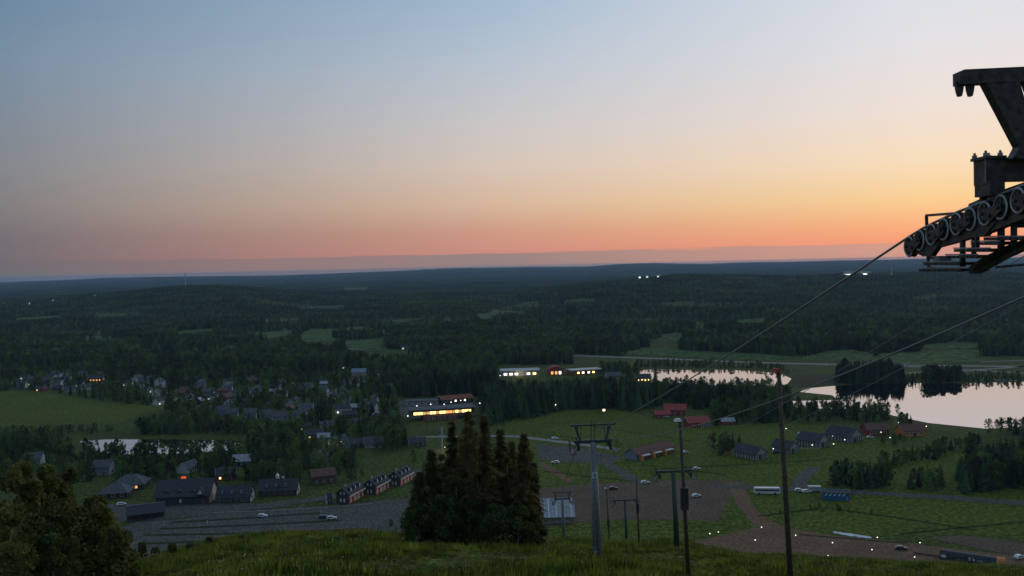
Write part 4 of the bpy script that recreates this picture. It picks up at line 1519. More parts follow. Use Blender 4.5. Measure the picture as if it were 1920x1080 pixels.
vehicle('coach', 'long white coach parked by the dirt track', 'coach', None, 1438, 926, 172, 12, 2.5, 3.1, 'm_carpaint_white', True)
for i, (px, py, rot, mm, lb) in enumerate(((1041, 824, 10, 'm_carpaint_white', 'white car on the pale road by the meadow'), (1041, 869, 170, 'm_carpaint_white', 'white car below the asphalt yard'), (1150, 918, 5, 'm_carpaint_dark', 'dark van-like car at the top of the gravel yard'),
                                          (1210, 907, 8, 'm_carpaint_white', 'white car at the end of the asphalt path'), (1306, 881, 12, 'm_carpaint_white', 'white car on the meadow track beside the lamp pole'),
                                           (1306, 932, 15, 'm_carpaint_white', 'white car alone on the gravel yard behind the lamp pole'),
                                          (1284, 850, 40, 'm_carpaint_white', 'white car at the far end of the brick-red terrace'), (1499, 922, -10, 'm_carpaint_white', 'white car left of the flat trailer'), (1513, 924, 10, 'm_carpaint_white', 'pale car touching the flat trailer'),
                                          (1503, 815, 8, 'm_carpaint_white', 'white car on the field behind the barns'), (1632, 822, 0, 'm_carpaint_white', 'white car before the dark red farmhouse'), (1690, 1031, -12, 'm_carpaint_dark', 'dark car on the dirt track left of the conveyor tunnel'),
                                          (622, 974, 10, 'm_carpaint_white', 'white car parked in the big lot'), (607, 972, 12, 'm_carpaint_dark', 'dark car parked next to the white one in the big lot'), (228, 948, 30, 'm_carpaint_white', 'white car between the pavilion and the shelter'),
                                          (1912, 1048, 25, 'm_carpaint_white', 'white car at the right edge beyond the orange tunnel mouth'), (1250, 783, 0, 'm_carpaint_white', 'white car in front of the low red outbuilding'),
                                          (492, 970, 5, 'm_carpaint_white', 'small white car at the upper edge of the big lot'), (1455, 850, 0, 'm_carpaint_dark', 'dark car left of the half hidden barn'))):
    vehicle('car', lb, 'car', 'parked cars', px, py, rot, 4.4, 1.8, 1.5, mm, dz=.1)

# conveyor tunnel with orange mouth
a, b = V(1764, 1046), V(1884, 1064)
e = empty('conveyor_tunnel', (0, 0, 0), 0, 'long black conveyor tunnel with an orange mouth on the dirt track', 'tunnel')
d = (b - a)
ln = d.length
d.normalize()
s_ = Vector((-d.y, d.x, 0))
m = MB()
prof = [(2.1 * math.cos(t), .25 + 3.0 * math.sin(t) ** .8 if 0 < t < math.pi else .25) for t in [math.pi * i / 14 for i in range(15)]]
for k in range(12):
    o_ = len(m.v)
    vs = [a + d * (ln * k / 11) + s_ * x + Vector((0, 0, z)) for x, z in prof]
    m.v += [tuple(v) for v in vs]
    if k:
        n_ = len(prof)
        m.f += [(o_ - n_ + i, o_ - n_ + i + 1, o_ + i + 1, o_ + i) for i in range(n_ - 1)]
sh = m.obj('shell', 'm_tunnel', e, True)
m = MB()
for k in range(3):
    o_ = len(m.v)
    m.v += [tuple(b - d * 2.4 + d * (2.5 * k / 2) + s_ * x * (1.03 + .06 * k) + Vector((0, 0, z * (1.02 + .05 * k)))) for x, z in prof]
    if k:
        n_ = len(prof)
        m.f += [(o_ - n_ + i, o_ - n_ + i + 1, o_ + i + 1, o_ + i) for i in range(n_ - 1)]
m.obj('mouth_collar', 'm_orange', e, True)
for k in range(12):
    m = MB()
    c = a + d * (ln * k / 11)
    m.path([c + s_ * x * 1.02 + Vector((0, 0, z * 1.015)) for x, z in prof], .07, 5)
    m.obj('rib', 'm_darksteel' if k < 11 else 'm_orange', e)
m = MB()
c = b + d * .15
m.plate([c + s_ * x * .98 + Vector((0, 0, z)) for x, z in prof], d * .12)
m.obj('mouth_cover', 'm_orange', e)
m = MB()
c = b + d * .35
m.plate([c + s_ * x * .5 + Vector((0, 0, z * .72)) for x, z in prof], d * .1)
m.obj('opening', 'm_yellowwall', e)
m = MB()
m.plate([a + d * (1.2 + 1.0 * math.cos(t)) - s_ * 2.06 + Vector((0, 0, 1.45 + .6 * math.sin(t))) for t in [6.283 * i / 14 for i in range(14)]], s_ * .06)
m.obj('emblem', 'm_white', e)
for k, (x, w_, hh) in enumerate(((9.4, .8, 1.2), (10.6, 1.1, .8), (12.0, .5, .5), (12.7, .5, .6), (13.4, .5, .6))):
    m = MB()
    c = a + d * x - s_ * 2.08 + Vector((0, 0, 1.2))
    m.plate([c + d * u + Vector((0, 0, v)) for u, v in ((0, 0), (w_ * .7, 0), (w_ * .7, hh), (0, hh))], s_ * .05)
    m.obj('lettering', 'm_offwhite', e)
m = MB()
m.bar(a - d * 9 + Vector((0, 0, .5)), a + Vector((0, 0, .6)), .9, .2)
m.obj('belt', 'm_rubber', e)

# left over snow / white sheeting
m = MB()
a, b = V(1562, 999), V(1632, 1009)
n_ = 16
for k in range(n_):
    f = k / (n_ - 1)
    c = a.lerp(b, f)
    w_ = 1.4 * math.sin(math.pi * min(max(f, .06), .94)) ** .4 * (1 + .25 * math.sin(k * 2.1))
    for j, (q, z) in enumerate(((-w_, .1), (-w_ * .4, .55), (w_ * .5, .5), (w_, .1))):
        m.v.append((c.x + .3 * math.sin(k), c.y + q, z + .06 * math.sin(k * 1.7 + j)))
    if k:
        o_ = 4 * k
        m.f += [(o_ - 4 + j, o_ + j, o_ + j + 1, o_ - 3 + j) for j in range(3)]
q = m.obj('snow_patch', 'm_snow', smooth=True)
tag(q, 'long white strip of leftover snow on the green meadow', 'snow')

# --- little lights -------------------------------------------------------------------
def lamp(px, py, hgt, rad, mm, label, group, X=None):
    p = V(px, py)
    k = p.y / FPX
    p = V(px, py + hgt / k)
    e = empty('lamp_post', (p.x, p.y, 0), 0, label, 'lamp', group)
    m = MB()
    m.tube((0, 0, 0), (0, 0, hgt), .09, .06, 6)
    m.obj('post', 'm_darksteel', e)
    m = MB()
    m.ball((0, 0, hgt + rad * .6), rad, 8, 5)
    m.obj('globe', mm, e)
    m = MB()
    m.tube((0, 0, hgt + rad * 1.5), (0, 0, hgt + rad * 1.75), rad * .7, rad * .3, 8)
    m.obj('cap', 'm_darksteel', e)
    return e

barnl = [(1510, 828), (1562, 818), (1563, 833), (1584, 825), (1604, 821), (1523, 835), (1450, 842), (1654, 801), (1652, 811), (1669, 821), (1685, 793), (1737, 800), (1722, 809), (1474, 804)]
barnd = ['right of the half hidden barn', 'above the middle barn', 'below the middle barn', 'on the wall of the largest barn', 'right of the largest barn', 'before the middle barn', 'left of the half hidden barn', 'above the dark red farmhouse',
         'at the porch of the dark red farmhouse', 'right of the dark red farmhouse', 'under the shore trees', 'farthest on the shore road', 'beside the orange-red cabin', 'on the field by the tall pole']
for (px, py), ds in zip(barnl, barnd):
    lamp(px, py, 2.6, .30, 'm_lamp', 'small white lit lamp ' + ds, 'white lamps around the barns')
trk = [(1331, 1001), (1347, 998), (1416, 1013), (1428, 989), (1492, 1004), (1561, 1018), (1553, 1042), (1635, 1031), (1630, 1055), (1645, 1008), (1725, 1018), (1715, 1045), (1867, 913), (1912, 1064)]
trd = ['leftmost on the dirt track', 'second from the left on the dirt track', 'in the middle of the dirt clearing', 'where the track narrows', 'right of the tall wooden pole', 'at the upper edge of the track below the snow strip', 'low on the dirt track', 'in the middle of the track below the snow strip',
       'lowest on the dirt track', 'on the grass right of the snow strip', 'above the track left of the tunnel', 'on the track left of the tunnel', 'on the road before the dark grove', 'below the orange tunnel mouth']
for (px, py), ds in zip(trk, trd):
    lamp(px, py, 1.3, .21, 'm_lamp', 'short white marker lamp ' + ds, 'white marker lamps along the dirt track')
cen = [(782, 762), (808, 759), (833, 759), (846, 755), (864, 752), (765, 781), (1276, 717), (1042, 760), (900, 757), (938, 705)]
ced = ['at the left of the glowing hall', 'above the left windows of the glowing hall', 'above the middle of the glowing hall', 'before the red-roofed hall', 'at the right of the red-roofed hall', 'at the left foot of the glowing hall', 'very bright on the lake arm shore',
       'at the edge of the spruces', 'at the end of the lit forecourt', 'left of the pale-roofed store']
for (px, py), ds in zip(cen, ced):
    lamp(px, py, 5.0 if 'arm' not in ds else 3, .42 if 'arm' not in ds else .9, 'm_lamp', 'white street lamp ' + ds, 'white street lamps of the centre')
for px, py, ds in ((170, 706, 'over the orange-lit house'), (835, 840, 'over the lit lawn beside the pole'), (595, 832, 'in the lit yard above the lane'), (640, 828, 'beside the birches above the lawn')):
    lamp(px, py, 3.2, .4, 'm_lampwarm', 'warm orange lamp ' + ds, 'warm lamps of the village')
lot = [(389, 977), (450, 970), (308, 985), (358, 985), (423, 952), (552, 950)]
for (px, py), ds in zip(lot, ('third from the shelter', 'fourth from the shelter', 'nearest the shelter', 'second from the shelter', 'before the cream end wall', 'by the lane to the chalets')):
    lamp(px, py, 1.4, .22, 'm_white', 'short white bollard in the parking lot, ' + ds, 'white bollards of the parking lot')

# the lit lamps that throw a visible glow
for px, py, hgt, en, colr in ((800, 786, 4, 900, (1, .66, .28)), (850, 780, 4, 900, (1, .66, .28)), (832, 846, 3.5, 700, (1, .55, .18)), (975, 707, 4, 900, (1, .85, .6)), (178, 721, 3, 350, (1, .45, .12)), (595, 838, 3, 200, (1, .55, .2))):
    ld = bpy.data.lights.new('lamp_light', 'POINT')
    ld.energy = en
    ld.color = colr
    ld.shadow_soft_size = .4
    lo_ = bpy.data.objects.new('lamp_light', ld)
    COL.objects.link(lo_)
    p = V(px, py)
    lo_.location = (p.x, p.y, hgt)

# masts and far lights
def mast(label, px, ytop, Y, mats, seg=6, w=.6):
    g = P(px, 540, Y)
    z0 = float(G(g.x, Y))
    z1 = P(px, ytop, Y).z
    e = empty('radio_mast', (g.x, Y, z0), 0, label, 'mast', 'radio masts')
    H = z1 - z0
    for k in range(seg):
        m = MB()
        za, zb = H * k / seg, H * (k + 1) / seg
        for q in range(3):
            a_ = 2.09 * q
            b_ = 2.09 * (q + 1)
            pa = Vector((w * math.cos(a_), w * math.sin(a_), 0))
            pb = Vector((w * math.cos(b_), w * math.sin(b_), 0))
            m.tube(pa + Vector((0, 0, za)), pa + Vector((0, 0, zb)), w * .3, n=4)
            m.tube(pa + Vector((0, 0, za)), pb + Vector((0, 0, zb)), w * .18, n=3)
        m.obj('section', mats[k % len(mats)], e)
    return e

mast('thin lattice mast on the left ridge line', 348, 511.5, 3050, ('m_greywood', 'm_offwhite'), 8, 1.6)
mast('short red and white striped mast rising from the far wood', 814, 649, 1120, ('m_red', 'm_white'), 8, .9)
mast('pale mast on the ridge left of the sheave train', 1672, 497, 3100, ('m_greywood', 'm_offwhite'), 5, 2.0)
mast('pale small pylon in the far forest at right', 1669, 592, 2350, ('m_greywood',), 4, .9)
for i, (px, py, sx_, lb) in enumerate(((1199, 514, 9, 'dim lit building left of two floodlights on the wooded hilltop'), (1213, 513, 8, 'bright floodlit building in the middle on the wooded hilltop'), (1234, 512.5, 9, 'brightest floodlit building right on the wooded hilltop'),
                                       (1590, 508, 34, 'long white lit building on the far ridge beside the rope'), (1621, 506, 22, 'white lit building on the far ridge right of the rope'), (100, 563, 8, 'white lit house far off at the left forest'), (56, 563, 6, 'pinkish lit house far off at the left edge'),
                                       (178, 572, 6, 'tiny lit house far off in the left forest'), (7, 577, 7, 'tiny white house far off at the left border'))):
    Y = 3080 if px < 1300 else 3150
    z = G(P(px, py, Y).x, Y)
    p = P(px, py, Y)
    e = empty('far_building', (p.x, p.y, float(z)), 0, lb, 'building', 'lit buildings on the far hills')
    hgt = 15.0 if 1100 < px < 1700 else 9.0
    m = MB()
    m.box((0, 0, hgt / 2), (sx_, 9, hgt))
    m.obj('wall', 'm_offwhite', e)
    m = MB()
    m.add([(-sx_ / 2 - .5, -5, hgt), (sx_ / 2 + .5, -5, hgt), (sx_ / 2 + .5, 5, hgt), (-sx_ / 2 - .5, 5, hgt), (-sx_ / 2, 0, hgt + 3), (sx_ / 2, 0, hgt + 3)], [(0, 1, 5, 4), (1, 2, 5), (2, 3, 4, 5), (3, 0, 4), (3, 2, 1, 0)])
    m.obj('roof', 'm_white', e)
    m = MB()
    m.box((0, -4.6, hgt - 2), (sx_ * .6, .3, 3.0))
    m.obj('window', 'm_litpale', e)
# ------------------------------------------------------------------ chairlift and poles
Zv = Vector((0, 0, 1))

def wheel(root, c, rad, axle=Vector((1, 0, 0)), th=.09):
    """sheave: rubber tyre, bright rim, spoked hub"""
    c = Vector(c)
    a = Vector(axle).normalized()
    u = a.orthogonal().normalized()
    w = a.cross(u)
    n = 28
    t = MB()
    prof = [(rad, -th / 2), (rad * .93, 0), (rad, th / 2), (rad * .84, th / 2), (rad * .84, -th / 2)]
    for i in range(n):
        q = 2 * math.pi * i / n
        dr = u * math.cos(q) + w * math.sin(q)
        t.v += [tuple(c + dr * r_ + a * x) for r_, x in prof]
    k = len(prof)
    for i in range(n):
        j = (i + 1) % n
        t.f += [(i * k + m_, j * k + m_, j * k + (m_ + 1) % k, i * k + (m_ + 1) % k) for m_ in range(k)]
    wo_ = t.obj('sheave', 'm_rubber', root, True)
    t = MB()
    prof = [(rad * .99, -th / 2 - .012), (rad * .86, -th / 2 - .03), (rad * .86, th / 2 + .03), (rad * .99, th / 2 + .012)]
    k = 4
    for side in (0, 1):
        o = len(t.v)
        pr = [(rad * .985, (-1, 1)[side] * (th / 2 + .012)), (rad * .86, (-1, 1)[side] * (th / 2 + .03)), (rad * .80, (-1, 1)[side] * (th / 2 + .01))]
        for i in range(n):
            q = 2 * math.pi * i / n
            dr = u * math.cos(q) + w * math.sin(q)
            t.v += [tuple(c + dr * r_ + a * x) for r_, x in pr]
        for i in range(n):
            j = (i + 1) % n
            t.f += [(o + i * 3 + m_, o + j * 3 + m_, o + j * 3 + m_ + 1, o + i * 3 + m_ + 1) for m_ in range(2)]
    t.obj('rim', 'm_rim', wo_, True)
    t = MB()
    t.tube(c - a * (th * .5), c + a * (th * .5), rad * .82, n=24)
    t.tube(c - a * (th * .9), c + a * (th * .9), rad * .24, n=12)
    for i in range(6):
        q = 2 * math.pi * i / 6
        dr = u * math.cos(q) + w * math.sin(q)
        t.tube(c - a * (th * .56) + dr * rad * .2, c - a * (th * .56) + dr * rad * .8, rad * .07, n=5)
    t.obj('hub', 'm_darksteel', wo_)
    return wo_

# ---- near tower at the right -------------------------------------------------------
near = empty('lift_tower', (9.4, 13.6, float(G(9.4, 13.6))), 0, 'close dark lift tower head with sheave train, catwalk and lifting beam at the right edge', 'lift tower', 'towers of the chairlift')
near_base = near.location.copy()

def add(mb, name, m, parent=None, smooth=False):
    """build in world space, parent to the near tower"""
    mb.v = [tuple(Vector(p) - near_base) for p in mb.v]
    return mb.obj(name, m, parent or near, smooth)

WP = [(1709.4, 462), (1729, 450.5), (1751, 440), (1774, 430), (1798, 420), (1824, 411), (1852, 400.5), (1882, 388.5), (1915, 376), (1951, 362), (1990, 348)]
WX = 7.7
wc = []
for px, py in WP:
    d = ray(px, py)
    Y_ = WX * d[1] / d[0]
    wc.append(P(px, py, Y_))
class NearProxy:
    pass
for i, c in enumerate(wc):
    wheel(near, c - near_base, .205, Vector((1, .02, 0)))
# rocker arms joining the sheaves in pairs (camera side) and in fours behind
for i in range(0, 10, 2):
    a, b = wc[i], wc[i + 1]
    m = MB()
    for s in (-.085, .085):
        o = Vector((s, 0, 0))
        mid = (a + b) / 2
        m.plate([a + o + Vector((0, .07, .05)), a + o + Vector((0, .09, -.06)), mid + o + Vector((0, 0, -.17)), b + o + Vector((0, -.09, -.06)), b + o + Vector((0, -.07, .05)), mid + o + Vector((0, 0, .06))], (.022, 0, 0))
    for c in (a, b, (a + b) / 2 + Vector((0, 0, -.08))):
        m.tube(c - Vector((.13, 0, 0)), c + Vector((.13, 0, 0)), .032, n=8)
    add(m, 'rocker_arm', 'm_darksteel')
for i in (0, 4):
    a, b = (wc[i] + wc[i + 1]) / 2, (wc[i + 2] + wc[i + 3]) / 2
    m = MB()
    mid = (a + b) / 2
    o = Vector((.02, 0, 0))
    m.plate([a + o + Vector((0, .1, -.02)), a + o + Vector((0, .1, -.16)), mid + o + Vector((0, .15, -.34)), mid + o + Vector((0, -.15, -.34)), b + o + Vector((0, -.1, -.16)), b + o + Vector((0, -.1, -.02))], (.1, 0, 0))
    add(m, 'rocker_beam', 'm_darksteel')
m = MB()
a, b = wc[1], wc[9]
o = Vector((.05, 0, -.21))
m.plate([a + o + Vector((0, .35, .08)), a + o + Vector((0, .2, -.02)), wc[4] + o + Vector((0, 0, -.09)), wc[6] + o + Vector((0, 0, -.10)), b + o + Vector((0, 0, -.06)), b + o + Vector((0, 0, .16)), wc[5] + o + Vector((0, 0, .14))], (.12, 0, 0))
add(m, 'main_beam', 'm_darksteel')
# rope guard plate and upper beam behind the sheaves
m = MB()
o = Vector((.20, 0, 0))
m.plate([wc[0] + o + Vector((0, .15, -.05)), wc[0] + o + Vector((0, .05, .17)), wc[4] + o + Vector((0, 0, .16)), wc[8] + o + Vector((0, 0, .2)), wc[10] + o + Vector((0, 0, .2)), wc[10] + o + Vector((0, 0, -.25)), wc[4] + o + Vector((0, 0, -.2))], (.03, 0, 0))
add(m, 'rope_guard', 'm_darksteel')
m = MB()
pl = [P(1790, 388, 15.2), P(1791, 383, 15.2), P(1800, 379, 15.1), P(1832, 364, 14.6), P(1920, 332, 13.4), P(1990, 305, 12.6), P(1990, 350, 12.6), P(1920, 362, 13.4), P(1830, 393, 14.6), P(1789, 406, 15.2)]
m.plate([v + Vector((.28, 0, 0)) for v in pl], (.10, 0, 0))
add(m, 'upper_beam', 'm_darksteel')
m = MB()
q = P(1809, 374, 15.0) + Vector((.28, 0, 0))
m.tube(q, q + Vector((0, 0, .07)), .035, .03, 8)
m.tube(q + Vector((0, -.03, .07)), q + Vector((0, .03, .07)), .03, n=8)
add(m, 'lifting_eye', 'm_darksteel')
# crossarm (box girder across the line) with end flange and bolts
cY = 14.3
A = P(1838, 322, cY)
m = MB()
m.box((A.x + 2.2, cY, A.z + .02), (3.9, .42, .36))
add(m, 'crossarm', 'm_darksteel')
m = MB()
m.box((A.x + .12, cY - .02, A.z - .02), (.26, .40, .40))
m.box((A.x + .12, cY - .02, A.z + .205), (.34, .46, .045))
m.box((A.x + .12, cY - .05, A.z - .30), (.24, .46, .20))
add(m, 'end_flange', 'm_darksteel')
for k, (ox, oy) in enumerate(((.0, .17), (.0, -.17), (.23, .17), (.23, -.17))):
    m = MB()
    b = Vector((A.x + ox, cY + oy, A.z - .2))
    m.tube(b, b + Vector((0, 0, .5)), .018, n=8)
    m.tube(b + Vector((0, 0, .43)), b + Vector((0, 0, .48)), .04, n=6)
    m.ball(b + Vector((0, 0, .5)), .024, 8, 4)
    add(m, 'bolt', 'm_galv')
m = MB()
for ox in (-.02, .22):
    b = Vector((A.x + ox + .12, cY, A.z - .36))
    m.plate([b + Vector((-.03, -.2, .06)), b + Vector((.05, -.2, .06)), b + Vector((.2, -.2, -.3)), b + Vector((.08, -.2, -.3))], (0, .06, 0))
    m.plate([b + Vector((-.03, .2, .06)), b + Vector((.05, .2, .06)), b + Vector((.2, .2, -.3)), b + Vector((.08, .2, -.3))], (0, .06, 0))
add(m, 'hanger', 'm_darksteel')
# lifting frame: beam with two hooks and inclined legs
bY = 14.0
m = MB()
B0, B1 = P(1792, 152, bY), P(1792, 152, bY)
zt, zb = P(1793, 133, bY).z, P(1793, 160, bY).z
x0 = P(1793, 150, bY).x
m.plate([(x0, bY, zb), (x0, bY, zt - .03), (x0 + .08, bY, zt), (x0 + 5.2, bY, zt + .12), (x0 + 5.2, bY, zb + .10)], (0, .22, 0))
add(m, 'lifting_beam', 'm_darksteel')
for px in (1799, 1819):
    m = MB()
    c = P(px, 160, bY)
    m.plate([c + Vector((-.07, 0, .05)), c + Vector((-.05, 0, -.08)), c + Vector((-.025, 0, -.17)), c + Vector((.02, 0, -.175)), c + Vector((.04, 0, -.10)), c + Vector((.06, 0, .05))], (0, .08, 0))
    add(m, 'beam_hook', 'm_darksteel')
m = MB()
m.plate([P(1842, 156, bY), P(1905, 276, bY), P(1898, 290, bY), P(1892, 298, bY), P(1950, 292, bY), P(1946, 286, bY), P(1938, 262, bY), P(1904, 152, bY)], (0, .2, 0))
add(m, 'frame_leg', 'm_darksteel')
m = MB()
m.plate([P(1915, 150, bY), P(1960, 150, bY), P(1955, 176, bY), P(1925, 176, bY)], (0, .12, 0))
m.box(P(1915, 296, bY) + Vector((.3, 0, 0)), (.9, .34, .05))
add(m, 'leg_foot', 'm_darksteel')
m = MB()
dx = 3.4
m.plate([P(1842, 156, bY) + Vector((dx, 0, .1)), P(1905, 276, bY) + Vector((dx - 1.0, 0, 0)), P(1938, 276, bY) + Vector((dx - 1.0, 0, 0)), P(1904, 152, bY) + Vector((dx, 0, .1))], (0, .2, 0))
add(m, 'frame_leg', 'm_darksteel')
# tapered mast below (outside the frame) and the other sheave train
m = MB()
gb = float(G(9.45, 14.3))
m.tube((9.45, 14.3, gb - .2), (9.45, 14.3, A.z - .1), .42, .30, 16)
add(m, 'mast', 'm_galv', smooth=True)
rx = 11.15
m = MB()
m.bar((rx, 17, A.z - 2.0), (rx, 12, A.z - 1.5), .14, .3)
m.bar((rx, 14.3, A.z), (rx, 14.3, A.z - 1.8), .2, .2)
add(m, 'main_beam', 'm_darksteel')
for k in range(8):
    c = Vector((rx - .1, 16.8 - k * .6, A.z - 1.75 + k * .055))
    wheel(near, c - near_base, .205, Vector((1, 0, 0)))
# catwalk: treads, hand rail, posts, braces
def cat(px0, px1, py, Y0, Y1, th=.05):
    a, b = P(px0, py, Y0), P(px1, py, Y1)
    m = MB()
    for s in (-.22, .0, .22):
        m.bar(a + Vector((s, 0, 0)), b + Vector((s, 0, b.z * 0)), .05, th)
    k = 7
    for i in range(k):
        c = a.lerp(b, (i + .5) / k)
        m.bar(c - Vector((.26, 0, 0)), c + Vector((.26, 0, 0)), .10, .025)
    add(m, 'catwalk_tread', 'm_darksteel')
    m = MB()
    m.bar(a + Vector((-.25, 0, .04)), b + Vector((-.25, 0, .04)), .02, .02)
    add(m, 'tread_edge', 'm_galv')

cat(1748, 1828, 506, 16.4, 15.0)
cat(1756, 1826, 494, 16.4, 15.0)
cat(1800, 1862, 481, 15.3, 14.4)
cat(1815, 1886, 469, 15.2, 14.2)
cat(1848, 1905, 456, 14.9, 14.0)
cat(1872, 1950, 447, 14.5, 13.5)
m = MB()
pA, pB, pC, pD = P(1741, 500, 16.6), P(1737, 404, 16.6), P(1790, 400, 15.4), P(1752, 503, 16.4)
m.bar(pA, pB, .045, .045)
m.bar(pB, pC, .045, .045)
m.bar(pA, pD, .045, .045)
m.bar(P(1744, 483, 16.5), P(1765, 484, 16.1), .03, .05)
add(m, 'hand_rail', 'm_darksteel')
m = MB()
m.box(P(1767, 486, 16.0), (.22, .22, .12))
add(m, 'junction_box', 'm_steel')
for px, ya, yb, Yd, w_ in ((1805, 440, 500, 15.2, .07), (1826, 425, 480, 14.9, .06), (1832, 430, 470, 14.7, .06), (1877, 405, 470, 14.2, .08), (1901, 405, 460, 13.9, .07)):
    m = MB()
    m.bar(P(px, ya, Yd), P(px, yb, Yd), w_, w_)
    add(m, 'post', 'm_darksteel')
m = MB()
m.plate([P(1824, 513, 15.0), P(1834, 513, 14.9), P(1890, 482, 14.2), P(1960, 452, 13.6), P(1960, 436, 13.6), P(1890, 462, 14.2), P(1850, 482, 14.6), P(1824, 500, 15.0)], (.12, 0, 0))
add(m, 'brace', 'm_darksteel')
m = MB()
m.bar(P(1868, 501, 14.4), P(1990, 490, 13.4), .05, .04)
m.bar(P(1908, 420, 13.9), P(1960, 418, 13.6), .1, .12)
add(m, 'cable_tray', 'm_darksteel')

# ---- ordinary towers ---------------------------------------------------------------
TOPS = {}

def lift_tower(px, ybase, ytop, Y, label, gauge, rb, rt_, ladder=True, plate=None, tilt=0.0, group='towers of the chairlift', m_mast='m_galv', wheels=4, frame=True, rot=0.0):
    X = P(px, ybase, Y).x
    z0 = float(G(X, Y))
    H = P(px, ytop, Y).z - z0
    e = empty('lift_tower', (X, Y, z0), R(rot), label, 'lift tower', group)
    e.rotation_euler.y = -tilt
    sc = gauge / 2
    Hc = H - 1.45 if frame else H - .3      # crossarm level
    m = MB()
    m.tube((0, 0, -.4), (0, 0, Hc), rb, rt_, 16)
    m.obj('mast', m_mast, e, True)
    m = MB()
    m.tube((0, 0, -.3), (0, 0, .25), rb * 1.35, rb * 1.35, 16)
    m.obj('footing', 'm_greywood', e)
    if ladder:
        m = MB()
        for s in (-.19, .19):
            m.bar((s, -rb - .12, .6), (s, -rt_ - .12, Hc), .045, .045)
        k = int(Hc / .35)
        for i in range(k):
            f = (i + 1) / (k + 1)
            y = -(rb + (rt_ - rb) * f) - .12
            m.bar((-.19, y, .6 + (Hc - .6) * f), (.19, y, .6 + (Hc - .6) * f), .035, .035)
        m.obj('ladder', 'm_galv', e)
    m = MB()
    m.box((0, 0, Hc + .05), (gauge + .5, .3, .26))
    m.obj('crossarm', 'm_greensteel', e)
    for s in (-1, 1):
        m = MB()
        m.bar((s * sc, -1.5, Hc - .25), (s * sc, 1.5, Hc - .25), .14, .26)
        ob = m.obj('sheave_beam', 'm_darksteel', e)
        for i in range(wheels):
            y = -1.35 + 2.7 * i / (wheels - 1)
            m = MB()
            m.tube((s * sc - .06, y, Hc - .02), (s * sc + .06, y, Hc - .02), .2, n=14)
            m.obj('sheave', 'm_rubber', ob)
        m = MB()
        m.box((s * (sc + .42), 0, Hc - .75), (.5, 2.2, .05))
        for y in (-1.05, 0, 1.05):
            m.bar((s * (sc + .64), y, Hc - .75), (s * (sc + .64), y, Hc + .25), .04, .04)
        m.bar((s * (sc + .64), -1.05, Hc + .25), (s * (sc + .64), 1.05, Hc + .25), .04, .04)
        for y in (-.8, .8):
            m.bar((s * sc, y, Hc - .3), (s * (sc + .4), y, Hc - .75), .06, .06)
        m.obj('catwalk', 'm_darksteel', e)
    if frame:
        m = MB()
        m.box((0, 0, H - .06), (gauge + 1.1, .16, .14))
        m.obj('lifting_beam', 'm_greensteel', e)
        for s in (-1, 1):
            m = MB()
            m.plate([(s * (sc + .25), 0, H - .1), (s * (sc - .02), 0, H - .1), (s * (sc - .28), 0, Hc + .1), (s * (sc - .15), 0, Hc + .1)], (0, .12, 0))
            m.bar((s * (sc - .35), 0, H - .1), (s * (sc - .28), 0, Hc + .1), .06, .06)
            m.obj('frame_leg', 'm_greensteel', e)
            m = MB()
            m.bar((s * .13, 0, Hc), (s * .13, 0, H + .18), .06, .06)
            m.obj('centre_post', 'm_greensteel', e)
    if plate:
        m = MB()
        f = .72
        y = -(rb + (rt_ - rb) * f) - .2
        m.box((0, y, Hc * f + .1), (.44, .03, .5))
        po = m.obj('number_plate', 'm_white', e)
        cu = bpy.data.curves.new('number', 'FONT')
        cu.body = plate
        cu.size = .52
        cu.align_x = 'CENTER'
        cu.align_y = 'CENTER'
        cu.extrude = .005
        cu.materials.append(MATS['m_rubber'])
        tmp = bpy.data.objects.new('tmp', cu)
        COL.objects.link(tmp)
        bpy.context.view_layer.update()
        nm = bpy.data.meshes.new_from_object(tmp)
        bpy.data.objects.remove(tmp)
        to = link('number', nm, po)
        to.location = (0, y - .025, Hc * f + .1)
        to.rotation_euler = (R(90), 0, 0)
    mw = Matrix.Translation((X, Y, z0)) @ Matrix.Rotation(R(rot), 4, 'Z') @ Matrix.Rotation(-tilt, 4, 'Y')
    return e, [mw @ Vector((s * sc, 0, Hc + .2)) for s in (-1, 1)], [mw @ Vector((0, 0, q)) for q in (Hc, H)]

eA, ropA, topA = lift_tower(1121, 1052, 795, 72, 'nearest full-height lift tower with ladder and number plate on the slope', 2.55, .43, .21, True, '6', .02)
eB, ropB, _ = lift_tower(1058, 1024, 922, 172, 'second lift tower standing before the pale station roof', 2.8, .36, .26, True, None, .02)
eD, ropD, _ = lift_tower(1270, 1052, 879, 97, 'dark T-shaped lift tower beside the slim lamp pole', 3.4, .32, .24, False, None, .03, 'towers of the tow lift', 'm_greensteel', 2, False)
eC, ropC, _ = lift_tower(1175, 1020, 935, 165, 'far T-shaped lift tower in front of the gravel yard', 4.0, .26, .2, False, None, .02, 'towers of the tow lift', 'm_greensteel', 2, False)
# warning light on the top beam of the near full tower
t1 = topA[1]
e = empty('beacon_lamp', t1 + Vector((1.05, 0, -.05)), 0, 'round red and white warning lamp above the near full-height lift tower', 'lamp')
m = MB()
m.tube((0, 0, 0), (-.05, 0, 1.0), .022, n=6)
m.obj('post', 'm_galv', e)
m = MB()
m.ball((-.1, 0, 1.18), .17, 12, 7, .85)
m.obj('housing', 'm_red', e, True)
m = MB()
m.ball((-.1, -.075, 1.19), .125, 12, 7, .8)
m.obj('lens', 'm_lampwarm', e, True)

